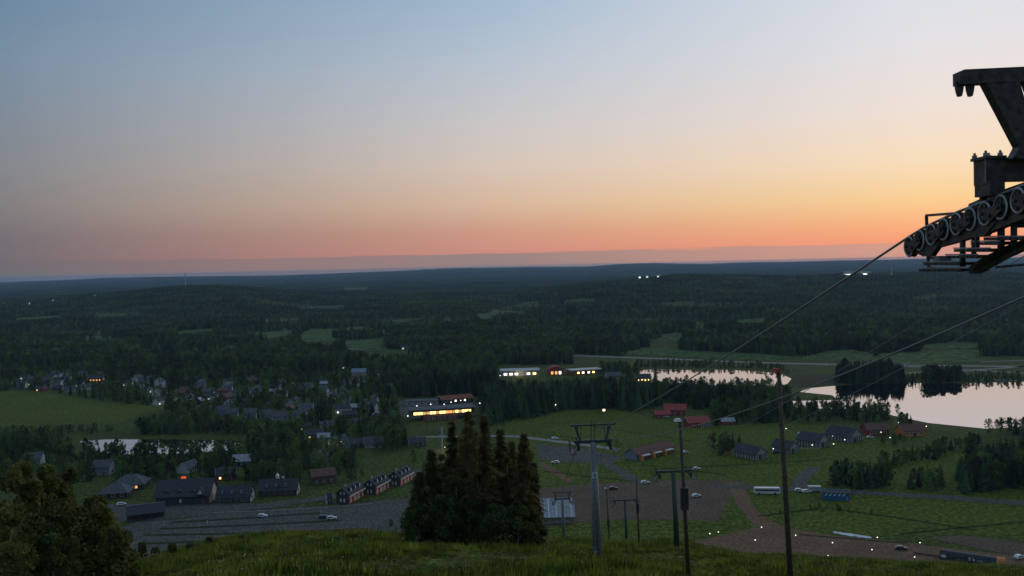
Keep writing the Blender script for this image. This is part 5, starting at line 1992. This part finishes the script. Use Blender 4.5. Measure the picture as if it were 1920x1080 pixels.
def rope(name, label, spans, r, group):
    pts = []
    for (a, b, sag) in spans:
        n = 26
        for i in range(n):
            f = i / n
            p = Vector(a).lerp(Vector(b), f)
            p.z -= 4 * sag * f * (1 - f)
            pts.append(p)
    pts.append(Vector(spans[-1][1]))
    m = MB()
    m.path(pts, r, 6)
    o = m.obj(name, 'm_rope', smooth=True)
    return tag(o, label, 'rope', group)

w0 = wc[0] + Vector((0, .12, .17))
train = [wc[i] + Vector((0, 0, .215)) for i in range(10, -1, -1)]
end = V(1044, 985) + Vector((0, 0, 4.5))
spans = [(train[0] + Vector((0, -9, 1.2)), train[0], .02)] + [(train[i], train[i + 1], 0) for i in range(10)] + [(train[10], ropA[0], .35), (ropA[0], ropB[0], 1.2), (ropB[0], end, 1.5)]
rope('haul_rope', 'upper steel haul rope running off the sheave train down to the lift tower', spans, .024, 'haul ropes of the chairlift')
rs = P(1985, 528, 17.93)
spans = [(rs + Vector((0, -11, 1.9)), rs, .05), (rs, ropA[1], .9), (ropA[1], ropB[1], 1.2), (ropB[1], end + Vector((2, 0, 0)), 1.5)]
rope('haul_rope', 'lower steel haul rope crossing in front of the lake', spans, .024, 'haul ropes of the chairlift')
for k in (0, 1):
    rope('tow_rope', ('left', 'right')[k] + ' rope of the tow lift running over the T-shaped towers',
         [(ropD[k] + Vector((2, -70, 24)), ropD[k], .5), (ropD[k], ropC[k], 1.0), (ropC[k], V(1120, 925) + Vector((k * 3, 0, 4)), 2.0)], .016, 'ropes of the tow lift')
a, b, c = V(1440, 868) + Vector((0, 0, 1)), V(1640, 858) + Vector((0, 0, 3)), V(1980, 840) + Vector((0, 0, 20))
rope('power_line', 'thin overhead line sagging across the tree row at the right', [(P(1440, 866, 500), P(1980, 800, 470), 4.0)], .05, 'overhead lines')
rope('power_line', 'upper thin overhead line reaching the lake shore at the right', [(P(1600, 836, 560), P(1980, 775, 520), 3.0)], .05, 'overhead lines')

# ---- wooden and steel lamp poles ------------------------------------------------------
def pole(px0, y0, px1, y1, Y, r0_, r1_, m_, label, head='lamp', box=None, lampm='m_white'):
    top = P(px1, y1, Y)
    bt = P(px0, y0, Y)
    gz = float(G(bt.x, Y))
    d = (top - bt)
    base = top - d * ((top.z - gz + .3) / d.z)
    e = empty('lamp_pole', base, 0, label, 'lamp pole', 'lamp poles of the slope')
    t = top - base
    m = MB()
    m.tube((0, 0, 0), t, r0_, r1_, 12)
    m.obj('pole', m_, e, True)
    if head:
        m = MB()
        s = -1
        m.bar(t + Vector((0, 0, -.05)), t + Vector((s * .28, -.05, .10)), .05, .05)
        m.obj('arm', 'm_darksteel', e)
        m = MB()
        m.add([t + Vector(q) for q in ((s * .05 - .32, -.2, .02), (s * .05 + .14, -.2, .02), (s * .05 + .14, .1, .02), (s * .05 - .32, .1, .02), (s * .05 - .24, -.14, .18), (s * .05 + .06, -.14, .18), (s * .05 + .06, .06, .18), (s * .05 - .24, .06, .18))],
              [(3, 2, 1, 0), (4, 5, 6, 7), (0, 1, 5, 4), (1, 2, 6, 5), (2, 3, 7, 6), (3, 0, 4, 7)])
        m.obj('lamp_head', lampm, e)
    if box:
        m = MB()
        c = t * box
        m.box(c + Vector((-.03, -r0_ - .08, 0)), (.42, .3, 1.3))
        m.obj('control_box', 'm_darksteel', e)
    return e

pole(1482, 1080, 1460, 697, 45, .16, .10, 'm_wood_pole', 'tall dark wooden lamp pole with red-capped lamp at right', lampm='m_red')
pole(1291, 1080, 1275, 790, 52, .14, .09, 'm_wood_pole', 'slim wooden lamp pole with white lamp beside the T-shaped tower', box=.53)
pole(1199, 1034, 1193, 897, 128, .15, .11, 'm_wood_pole', 'wooden pole between the two T-shaped lift towers', head=None, box=.58)
pole(1143, 1019, 1137, 916, 168, .15, .11, 'm_wood_pole', 'short wooden pole right of the ladder tower', box=.4)
pole(833, 1010, 828, 800, 108, .13, .09, 'm_galv', 'pale lamp pole rising from the left of the spruce clump', head=None)
pole(606, 945, 604, 918, 430, .12, .1, 'm_galv', 'thin pale post beside the kiosk', head=None)
for i, px in enumerate((868, 1006, 150)):
    g = V(px, 1040)
pole(389, 1020, 389, 980, 380, .12, .1, 'm_galv', 'thin lamp post standing in the parking lot', lampm='m_white')
pole(1013, 945, 1013, 920, 420, .1, .08, 'm_galv', 'thin post at the left of the station roof', head=None)
# ------------------------------------------------------------------ planting the woods
X, Y, bx, by, kp, sp, h, force = plant()
extra = kp > 1
ok = rng.random(len(X)) < np.minimum(kp, 1)
X, Y, bx, by, sp, h, extra, force = (a[ok] for a in (X, Y, bx, by, sp, h, extra, force))
# dense stands get a second tree close by
ex = np.where(extra)[0]
dup = np.concatenate([ex, ex])
X = np.concatenate([X, X[dup] + rng.uniform(-3.5, 3.5, len(dup))])
Y = np.concatenate([Y, Y[dup] + rng.uniform(-3.5, 3.5, len(dup))])
sp = np.concatenate([sp, sp[dup]])
h = np.concatenate([h, h[dup] * rng.uniform(.8, 1.05, len(dup))])
force = np.concatenate([force, force[dup]])
bad = reject(X, Y, h) & ~force
z = G(X, Y)
bx, by = proj(X, Y, z)
tx, ty = proj(X, Y, z + h * .9)
# the water stays half visible between the trees before it
for wpoly, pr in (([(1190, 700), (1290, 699), (1460, 702), (1478, 712), (1470, 719), (1410, 722), (1190, 714)], .35), ([(150, 828), (440, 828), (440, 852), (150, 852)], .12), ([(1486, 738), (1700, 740), (1700, 772), (1490, 758)], .3)):
    bad |= inpoly(tx, ty, wpoly) & (rng.random(len(X)) < pr) & ~force
for (a, b, c, d, yy, wx, wy, rad, soft) in KEEP:
    hw = h * .16 * FPX / Y
    bad |= (Y < yy) & (bx + hw > a) & (bx - hw < c) & (ty < d - .25 * (d - b)) & (by > b) & (rng.random(len(X)) >= soft)
    bad |= (X - wx) ** 2 + (Y - wy) ** 2 < rad ** 2
X, Y, sp, h, z, bx, by = (a[~bad] for a in (X, Y, sp, h, z, bx, by))
shown = (bx > -20) & (bx < 1940) & (by < 1075) & (G(X, Y) < 3)
# walk from near to far and keep as single trees those the nearer ones leave in view
cov = np.zeros((300, 500), bool)
single = np.zeros(len(X), bool)
cand = []
for i in np.argsort(Y):
    if not shown[i] or Y[i] > 900:
        continue
    s_px = h[i] * FPX / Y[i]
    hw = s_px * .17
    x0, x1 = int(max(0, (bx[i] - hw) / 4)), int(min(499, (bx[i] + hw) / 4)) + 1
    y0, y1 = int(max(0, (by[i] - s_px) / 4)), int(min(299, by[i] / 4)) + 1
    if x0 >= x1 or y0 >= y1:
        continue
    free = 1 - cov[y0:y1, x0:x1].mean()
    cand.append((free * s_px * hw, i))
    cov[y0 + (y1 - y0) // 5:y1, x0:x1] = True
cand.sort(reverse=True)
SPI = {0: (0, 1, 2, 3), 1: (4, 5), 2: (6, 7, 8), 3: (9, 10)}
ix = np.array([SPI[s][k % len(SPI[s])] for s, k in zip(sp, rng.integers(0, 12, len(sp)))])
rz = rng.uniform(0, 6.283, len(X))
single[[i for _, i in cand[:290]]] = True
NAMES = {0: ('spruce_tree', 'dark pointed spruce'), 1: ('pine_tree', 'round-topped pine'), 2: ('birch_tree', 'leafy green birch'), 3: ('shrub', 'low bushy shrub')}

def where(x, y):
    if x > 1790 and y > 850:
        q = 'left in' if x < 1835 else 'in the middle of' if x < 1885 else 'at the border of'
        return q + ' the right-hand grove, ' + ('back row' if y < 895 else 'front row'), 'trees of the grove at the right edge'
    if x > 1690 and y > 880:
        return 'in the clump beside the grey road', 'trees of the clump beside the road'
    if x > 1540 and y > 860:
        return 'in the grove behind the blue hut', 'trees of the grove behind the blue hut'
    if x > 1540 and y > 812:
        return 'in the row running up to the lake', 'trees of the row towards the lake'
    if x > 1320 and y > 812:
        return 'beside the grey barns on the meadow', 'trees beside the barns'
    if x > 1190:
        return 'on the near shore of the lake', 'trees on the lake shore'
    if x > 860:
        return 'at the edge of the wood above the meadow', 'trees along the meadow edge'
    if x > 560:
        return 'between the red chalets and the glazed hall', 'trees around the chalets'
    if y > 858:
        return 'behind the dark lodge by the parking lot', 'trees behind the lodge'
    return 'around the small pond left of the village', 'trees around the pond'

for i in np.where(single)[0]:
    nm, lb = NAMES[int(sp[i])]
    loc, grp = where(bx[i], by[i])
    lb = ('tall ' if h[i] > 15 else 'small ' if h[i] < 8 else '') + lb
    e = empty(nm, (X[i], Y[i], z[i] - .1), rz[i], lb + ' ' + loc, 'shrub' if sp[i] == 3 else 'tree', grp)
    s = h[i] * (1.6 if sp[i] == 3 else 1)
    e.scale = (s, s, s)
    _, tm, cm = KINDS[ix[i]]
    link('trunk', tm, e)
    link('crown', cm, e)
m = ~single
scatter('forest', np.stack([X[m], Y[m], z[m] - .1], 1), rz[m], h[m], ix[m], LIB, 'mixed spruce and birch woods of the valley')

def ringwood(y0, y1, area, tmax=.72):
    n = int(tmax * (y1 ** 2 - y0 ** 2) / area)
    Y = np.sqrt(rng.uniform(y0 ** 2, y1 ** 2, n))
    return rng.uniform(-tmax, tmax, n) * Y, Y

X, Y = ringwood(1500, 3300, 62)
stand = np.sin(X / 90 + 2 * np.sin(Y / 210)) + np.sin(Y / 75 + X / 160)      # age of the stand, in patches
h = (11.5 + 2.6 * stand) * rng.uniform(.78, 1.12, len(X))
bad = reject(X, Y, h)
thin = (stand < -1.25) & (rng.random(len(X)) < .6)
k = ~bad & ~thin
X, Y, h, stand = X[k], Y[k], h[k], stand[k]
u = rng.random(len(X))
sp = np.where(u < .62 - .15 * stand * 0, 0, np.where(u < .72, 1, 2))
sp = np.where((np.sin(X / 130 + 3) + np.sin(Y / 170) > .9) & (u < .7), 2, sp)
ix = np.array([SPI[s][q % len(SPI[s])] for s, q in zip(sp, rng.integers(0, 12, len(sp)))])
scatter('far_forest', np.stack([X, Y, G(X, Y) - .2], 1), rng.uniform(0, 6.28, len(X)), h * 1.12, ix, LIB, 'conifer forest stretching over the far side of the valley')
X, Y = ringwood(3300, 7600, 520)
h = rng.uniform(14, 18, len(X))
k = ~reject(X, Y, h)
X, Y = X[k], Y[k]
X2, Y2 = ringwood(7600, 14700, 2300)
X, Y = np.concatenate([X, X2]), np.concatenate([Y, Y2])
scatter('distant_forest', np.stack([X, Y, G(X, Y) - .5], 1), rng.uniform(0, 6.28, len(X)), rng.uniform(.8, 1.15, len(X)), rng.integers(0, 5, len(X)), CLUMPS, 'blue-dark forest covering the distant ridges')

# ------------------------------------------------------------------ trees on the slope
def hero_spruce(seed, H, rad, m, bare=.06, lean=0.0):
    r = random.Random(seed)
    t, c = MB(), MB()
    segs = 6
    for i in range(segs):
        t.tube((lean * i / segs, 0, H * i / segs), (lean * (i + 1) / segs, 0, H * (i + 1) / segs * .995), .016 * H * (1 - i / segs) + .02, .016 * H * (1 - (i + 1) / segs) + .015, 8, False)
    z = bare * H
    while z < H * .985:
        f = z / H
        L = rad * (1 - f) ** .72 * (.65 + .35 * min(1, f * 4)) * r.uniform(.5, 1.15) + .08
        for j in range(r.randint(8, 11)):
            a = r.uniform(0, 6.283)
            q = L * r.uniform(.35, 1.35)
            d = Vector((math.cos(a), math.sin(a), r.uniform(-.42, -.05)))
            s = Vector((-d.y, d.x, 0))
            o = Vector((lean * f, 0, z))
            t.tube(o, o + d * q * .8, .012 + .004 * q, .004, 3, False)
            k = max(4, int(q / .15))
            for b in range(k):
                g = (b + .6) / k
                p = o + d * q * g + Vector((0, 0, -.16 * q * g * g))
                w = .46 * (1.15 - .6 * g) * r.uniform(.6, 1.3)
                for sg in (-1, 1):
                    e = p + s * sg * w + d * w * .55 + Vector((0, 0, r.uniform(-.7, .05) * w))
                    c.add([p + d * .10, e, p - d * .14 + Vector((0, 0, -.06))], [(0, 1, 2)])
        z += r.uniform(.13, .26) * (H / 14)
    return t, c

def hero_broad(seed, H, wid, n=7000, lobes=16, lo=.12, leafs=(.09, .20)):
    r = random.Random(seed)
    t, c = MB(), MB()
    t.tube((0, 0, 0), (0.1, 0, H * max(.55, lo + .2)), .010 * H + .03, .05, 7, False)
    L = []
    for i in range(lobes):
        f = (i + .5) / lobes
        zz = H * (lo + (.95 - lo) * f)
        e = math.sin(math.pi * (.16 + .76 * f)) ** .7
        a = i * 2.4 + r.uniform(-.5, .5)
        q = wid * e * r.uniform(.25, .8)
        p = Vector((q * math.cos(a), q * math.sin(a), zz))
        L.append((p, wid * e * r.uniform(.32, .55)))
        t.tube((0, 0, zz * .6), p, .04, .015, 4, False)
    for i in range(n):
        o, q = L[r.randrange(lobes)]
        d = Vector((r.gauss(0, 1), r.gauss(0, 1), r.gauss(0, .9))).normalized() * q * r.random() ** .4 * 1.1
        leaf(c, o + d, r.uniform(*leafs), r)
    return t, c

def gpos(px, Y):
    X = P(px, 1000, Y).x
    return Vector((X, Y, float(G(X, Y)) - .1))

def tophere(px, Y, ytop):
    g = gpos(px, Y)
    return g, P(px, ytop, Y).z - g.z

LATER = []
BARE = []

def hero(name, label, cat, group, px, Y, ytop, kind, seed, **kw):
    g, H = tophere(px, Y, ytop)
    e = empty(name, g, random.uniform(0, 6), label, cat, group)
    if kind == 'spruce':
        t, c = hero_spruce(seed, H, kw.get('rad', .19 * H), None, kw.get('bare', .06))
        mt, mc = 'm_pine_trunk', kw.get('m', 'm_hero_spruce')
    else:
        t, c = hero_broad(seed, H, kw.get('wid', .3 * H), kw.get('n', 6000), kw.get('lobes', 16), kw.get('lo', .12), kw.get('leafs', (.09, .2)))
        mt, mc = kw.get('tm', 'm_birch_trunk'), kw.get('m', 'm_hero_leaf')
    t.obj('trunk', mt, e)
    c.obj('crown', mc, e)
    return e

g1 = 'trees of the clump on the slope'
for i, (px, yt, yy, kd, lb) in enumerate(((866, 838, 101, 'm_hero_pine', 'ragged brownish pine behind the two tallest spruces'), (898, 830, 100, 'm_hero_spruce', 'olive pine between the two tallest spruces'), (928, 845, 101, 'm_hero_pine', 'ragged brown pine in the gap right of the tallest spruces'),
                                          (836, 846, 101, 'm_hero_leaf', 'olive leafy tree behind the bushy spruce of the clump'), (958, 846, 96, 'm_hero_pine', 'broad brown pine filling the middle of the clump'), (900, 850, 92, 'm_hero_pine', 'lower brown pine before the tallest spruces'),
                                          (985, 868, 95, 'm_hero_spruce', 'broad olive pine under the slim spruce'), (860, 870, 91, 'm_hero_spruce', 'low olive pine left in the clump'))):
    LATER.append((lb, px, yy, yt, kd, i))
for px, yt, sd, lb in ((886, 776, 171, 'pine with bare pale trunk in front of the tallest spruce'), (987, 812, 172, 'pine with bare pale trunk at the right of the clump')):
    BARE.append((px, yt, sd, lb))
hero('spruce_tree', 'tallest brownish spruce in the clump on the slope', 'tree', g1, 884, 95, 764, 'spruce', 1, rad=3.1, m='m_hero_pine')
hero('spruce_tree', 'narrow spruce just left of the tallest one in the slope clump', 'tree', g1, 852, 97, 786, 'spruce', 2, rad=3.0)
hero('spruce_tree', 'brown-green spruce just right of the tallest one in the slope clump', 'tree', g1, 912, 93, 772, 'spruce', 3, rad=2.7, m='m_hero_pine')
hero('spruce_tree', 'dark spruce between the two brown crowns of the slope clump', 'tree', g1, 942, 98, 798, 'spruce', 4, rad=2.8)
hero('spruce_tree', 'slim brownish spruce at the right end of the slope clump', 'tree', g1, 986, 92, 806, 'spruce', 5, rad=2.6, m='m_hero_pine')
hero('spruce_tree', 'shorter spruce behind the right end of the slope clump', 'tree', g1, 962, 102, 822, 'spruce', 6, rad=3.0)
hero('spruce_tree', 'bushy spruce at the left end of the slope clump', 'tree', g1, 812, 96, 838, 'spruce', 7, rad=3.1)
hero('spruce_tree', 'low wide spruce at the left foot of the slope clump', 'tree', g1, 790, 92, 880, 'spruce', 8, rad=2.8)
hero('spruce_tree', 'small spruce hugging the right foot of the slope clump', 'tree', g1, 1003, 93, 862, 'spruce', 9, rad=1.3)
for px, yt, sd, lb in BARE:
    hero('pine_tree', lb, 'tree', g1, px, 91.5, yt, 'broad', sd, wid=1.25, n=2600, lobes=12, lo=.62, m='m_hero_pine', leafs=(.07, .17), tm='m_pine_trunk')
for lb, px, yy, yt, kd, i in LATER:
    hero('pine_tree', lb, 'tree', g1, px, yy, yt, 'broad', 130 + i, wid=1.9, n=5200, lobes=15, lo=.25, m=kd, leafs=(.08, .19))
for i, (px, yt, wd, lb) in enumerate(((782, 940, 1.5, 'dark bush at the left foot of the spruce clump'), (830, 930, 2.2, 'wide dark bush below the bushy spruce of the clump'), (880, 935, 2.0, 'dark round bush before the tallest spruce'),
                                      (930, 948, 2.2, 'green bush before the middle of the spruce clump'), (972, 938, 1.8, 'light green bush before the slim spruce'), (1004, 960, 1.1, 'small bush at the right foot of the spruce clump'))):
    hero('bush', lb, 'bush', 'bushes below the spruce clump', px, 88 + i % 3, yt, 'broad', 30 + i, wid=wd, n=4200, lobes=11, lo=.1, m='m_bush', leafs=(.08, .18))
g2 = 'leafy trees at the lower left corner'
hero('birch_tree', 'yellow-green leafy tree at the left edge of the slope', 'tree', g2, 28, 62, 868, 'broad', 51, wid=2.7, n=9000, lobes=20, lo=.15)
hero('birch_tree', 'tall yellowish leafy tree in the lower left corner', 'tree', g2, 112, 66, 866, 'broad', 52, wid=2.5, n=9000, lobes=20, lo=.15)
hero('birch_tree', 'drooping yellow-green tree beside the parking lot corner', 'tree', g2, 180, 64, 925, 'broad', 53, wid=2.3, n=8000, lobes=18, lo=.1)
hero('bush', 'dark green bush below the yellowish corner trees', 'bush', g2, 95, 52, 985, 'broad', 54, wid=1.7, n=5000, lobes=12, lo=.1, m='m_bush', leafs=(.07, .15))
hero('bush', 'olive bush at the tip of the corner trees', 'bush', g2, 222, 60, 985, 'broad', 55, wid=1.4, n=5000, lobes=12, lo=.1, leafs=(.07, .15))
hero('bush', 'olive bush at the left edge below the leafy tree', 'bush', g2, 8, 50, 960, 'broad', 56, wid=1.9, n=5000, lobes=12, lo=.1, leafs=(.07, .15))
for i, px in enumerate((266, 290, 322, 356, 392, 452)):
    hero('young_spruce', 'thin young tree %s on the crest above the parking lot' % ('first from the corner trees', 'second from the corner trees', 'third from the corner trees', 'fourth from the corner trees', 'fifth from the corner trees', 'farthest from the corner trees')[i],
         'tree', 'young trees on the crest', px, 120, proj(*gpos(px, 120))[1] - (40, 26, 30, 22, 26, 18)[i], 'spruce', 80 + i, rad=.7)

# grass of the slope
GRASS = bpy.data.collections.new('grass_library')
for i in range(4):
    r = random.Random(200 + i)
    c = MB()
    for k in range(22):
        a, q = r.uniform(0, 6.28), r.random() ** .5 * .5
        p = Vector((q * math.cos(a), q * math.sin(a), 0))
        hh = r.uniform(.15, .62)
        d = Vector((r.gauss(0, .14), r.gauss(0, .14), hh))
        s = Vector((math.cos(a * 3), math.sin(a * 3), 0)) * r.uniform(.025, .06)
        c.add([p - s, p + s, p + d], [(0, 1, 2)])
    o = bpy.data.objects.new('tuft_%d' % i, c.mesh('tuft', 'm_grass'))
    GRASS.objects.link(o)
for i in range(2):
    r = random.Random(230 + i)
    c, w = MB(), MB()
    for k in range(5):
        p = Vector((r.uniform(-.3, .3), r.uniform(-.3, .3), 0))
        tip = p + Vector((r.gauss(0, .05), r.gauss(0, .05), r.uniform(.6, 1.0)))
        c.add([p - Vector((.012, 0, 0)), p + Vector((.012, 0, 0)), tip], [(0, 1, 2)])
        for q in range(2):
            leaf(w, tip + Vector((r.gauss(0, .05), r.gauss(0, .05), r.gauss(0, .03))), .045, r)
    j = MB()
    j.add(c.v, c.f)
    j.add(w.v, w.f)
    o = bpy.data.objects.new('weed_%d' % i, j.mesh('weed', 'm_grass', 'm_weed', fm=[0] * len(c.f) + [1] * len(w.f)))
    GRASS.objects.link(o)
for i in range(3):
    r = random.Random(260 + i)
    c = MB()
    for k in range(46):
        a, q = r.uniform(0, 6.28), r.random() ** .5 * .5
        leaf(c, Vector((q * math.cos(a), q * math.sin(a), r.uniform(.05, .45) * (1 - q))), r.uniform(.05, .12), r)
    o = bpy.data.objects.new('x_low_herb_%d' % i, c.mesh('low_herb', ('m_bush', 'm_grass', 'm_hero_spruce')[i]))
    GRASS.objects.link(o)
n = 90000
Y = np.sqrt(rng.uniform(38 ** 2, 215 ** 2, n))
X = rng.uniform(-.64, .64, n) * Y
nsx = np.sin(X / 3.1 + np.sin(Y / 4)) + np.sin(X / 7 - Y / 5)
ixg = np.where(rng.random(n) < .035, rng.integers(4, 6, n), rng.integers(0, 4, n))
ixg = np.where((rng.random(n) < .22) & (nsx < .4), rng.integers(6, 9, n), ixg)
scatter('grass', np.stack([X, Y, G(X, Y)], 1), rng.uniform(0, 6.28, n), np.maximum(.35, 1.0 + .42 * nsx) * rng.uniform(.5, 1.3, n) * .9, ixg, GRASS, 'tall summer grass and weeds on the ski slope')

# ------------------------------------------------------------------ evening haze
hz = MB()
hz.box((0, 9500, 50), (44000, 22000, 130.5))
m = bpy.data.materials.new('m_haze')
m.use_nodes = True
t = m.node_tree
t.nodes.clear()
pv = N(t, 'ShaderNodeVolumePrincipled')
pv.inputs['Color'].default_value = (.46, .72, 1.0, 1)
pv.inputs['Density'].default_value = HAZE
pv.inputs['Anisotropy'].default_value = 0.2
o = N(t, 'ShaderNodeOutputMaterial')
t.links.new(pv.outputs[0], o.inputs['Volume'])
MATS['m_haze'] = m
ho = hz.obj('haze', 'm_haze')
ho['kind'] = 'stuff'
ho['label'] = 'thin blue evening haze over the valley'
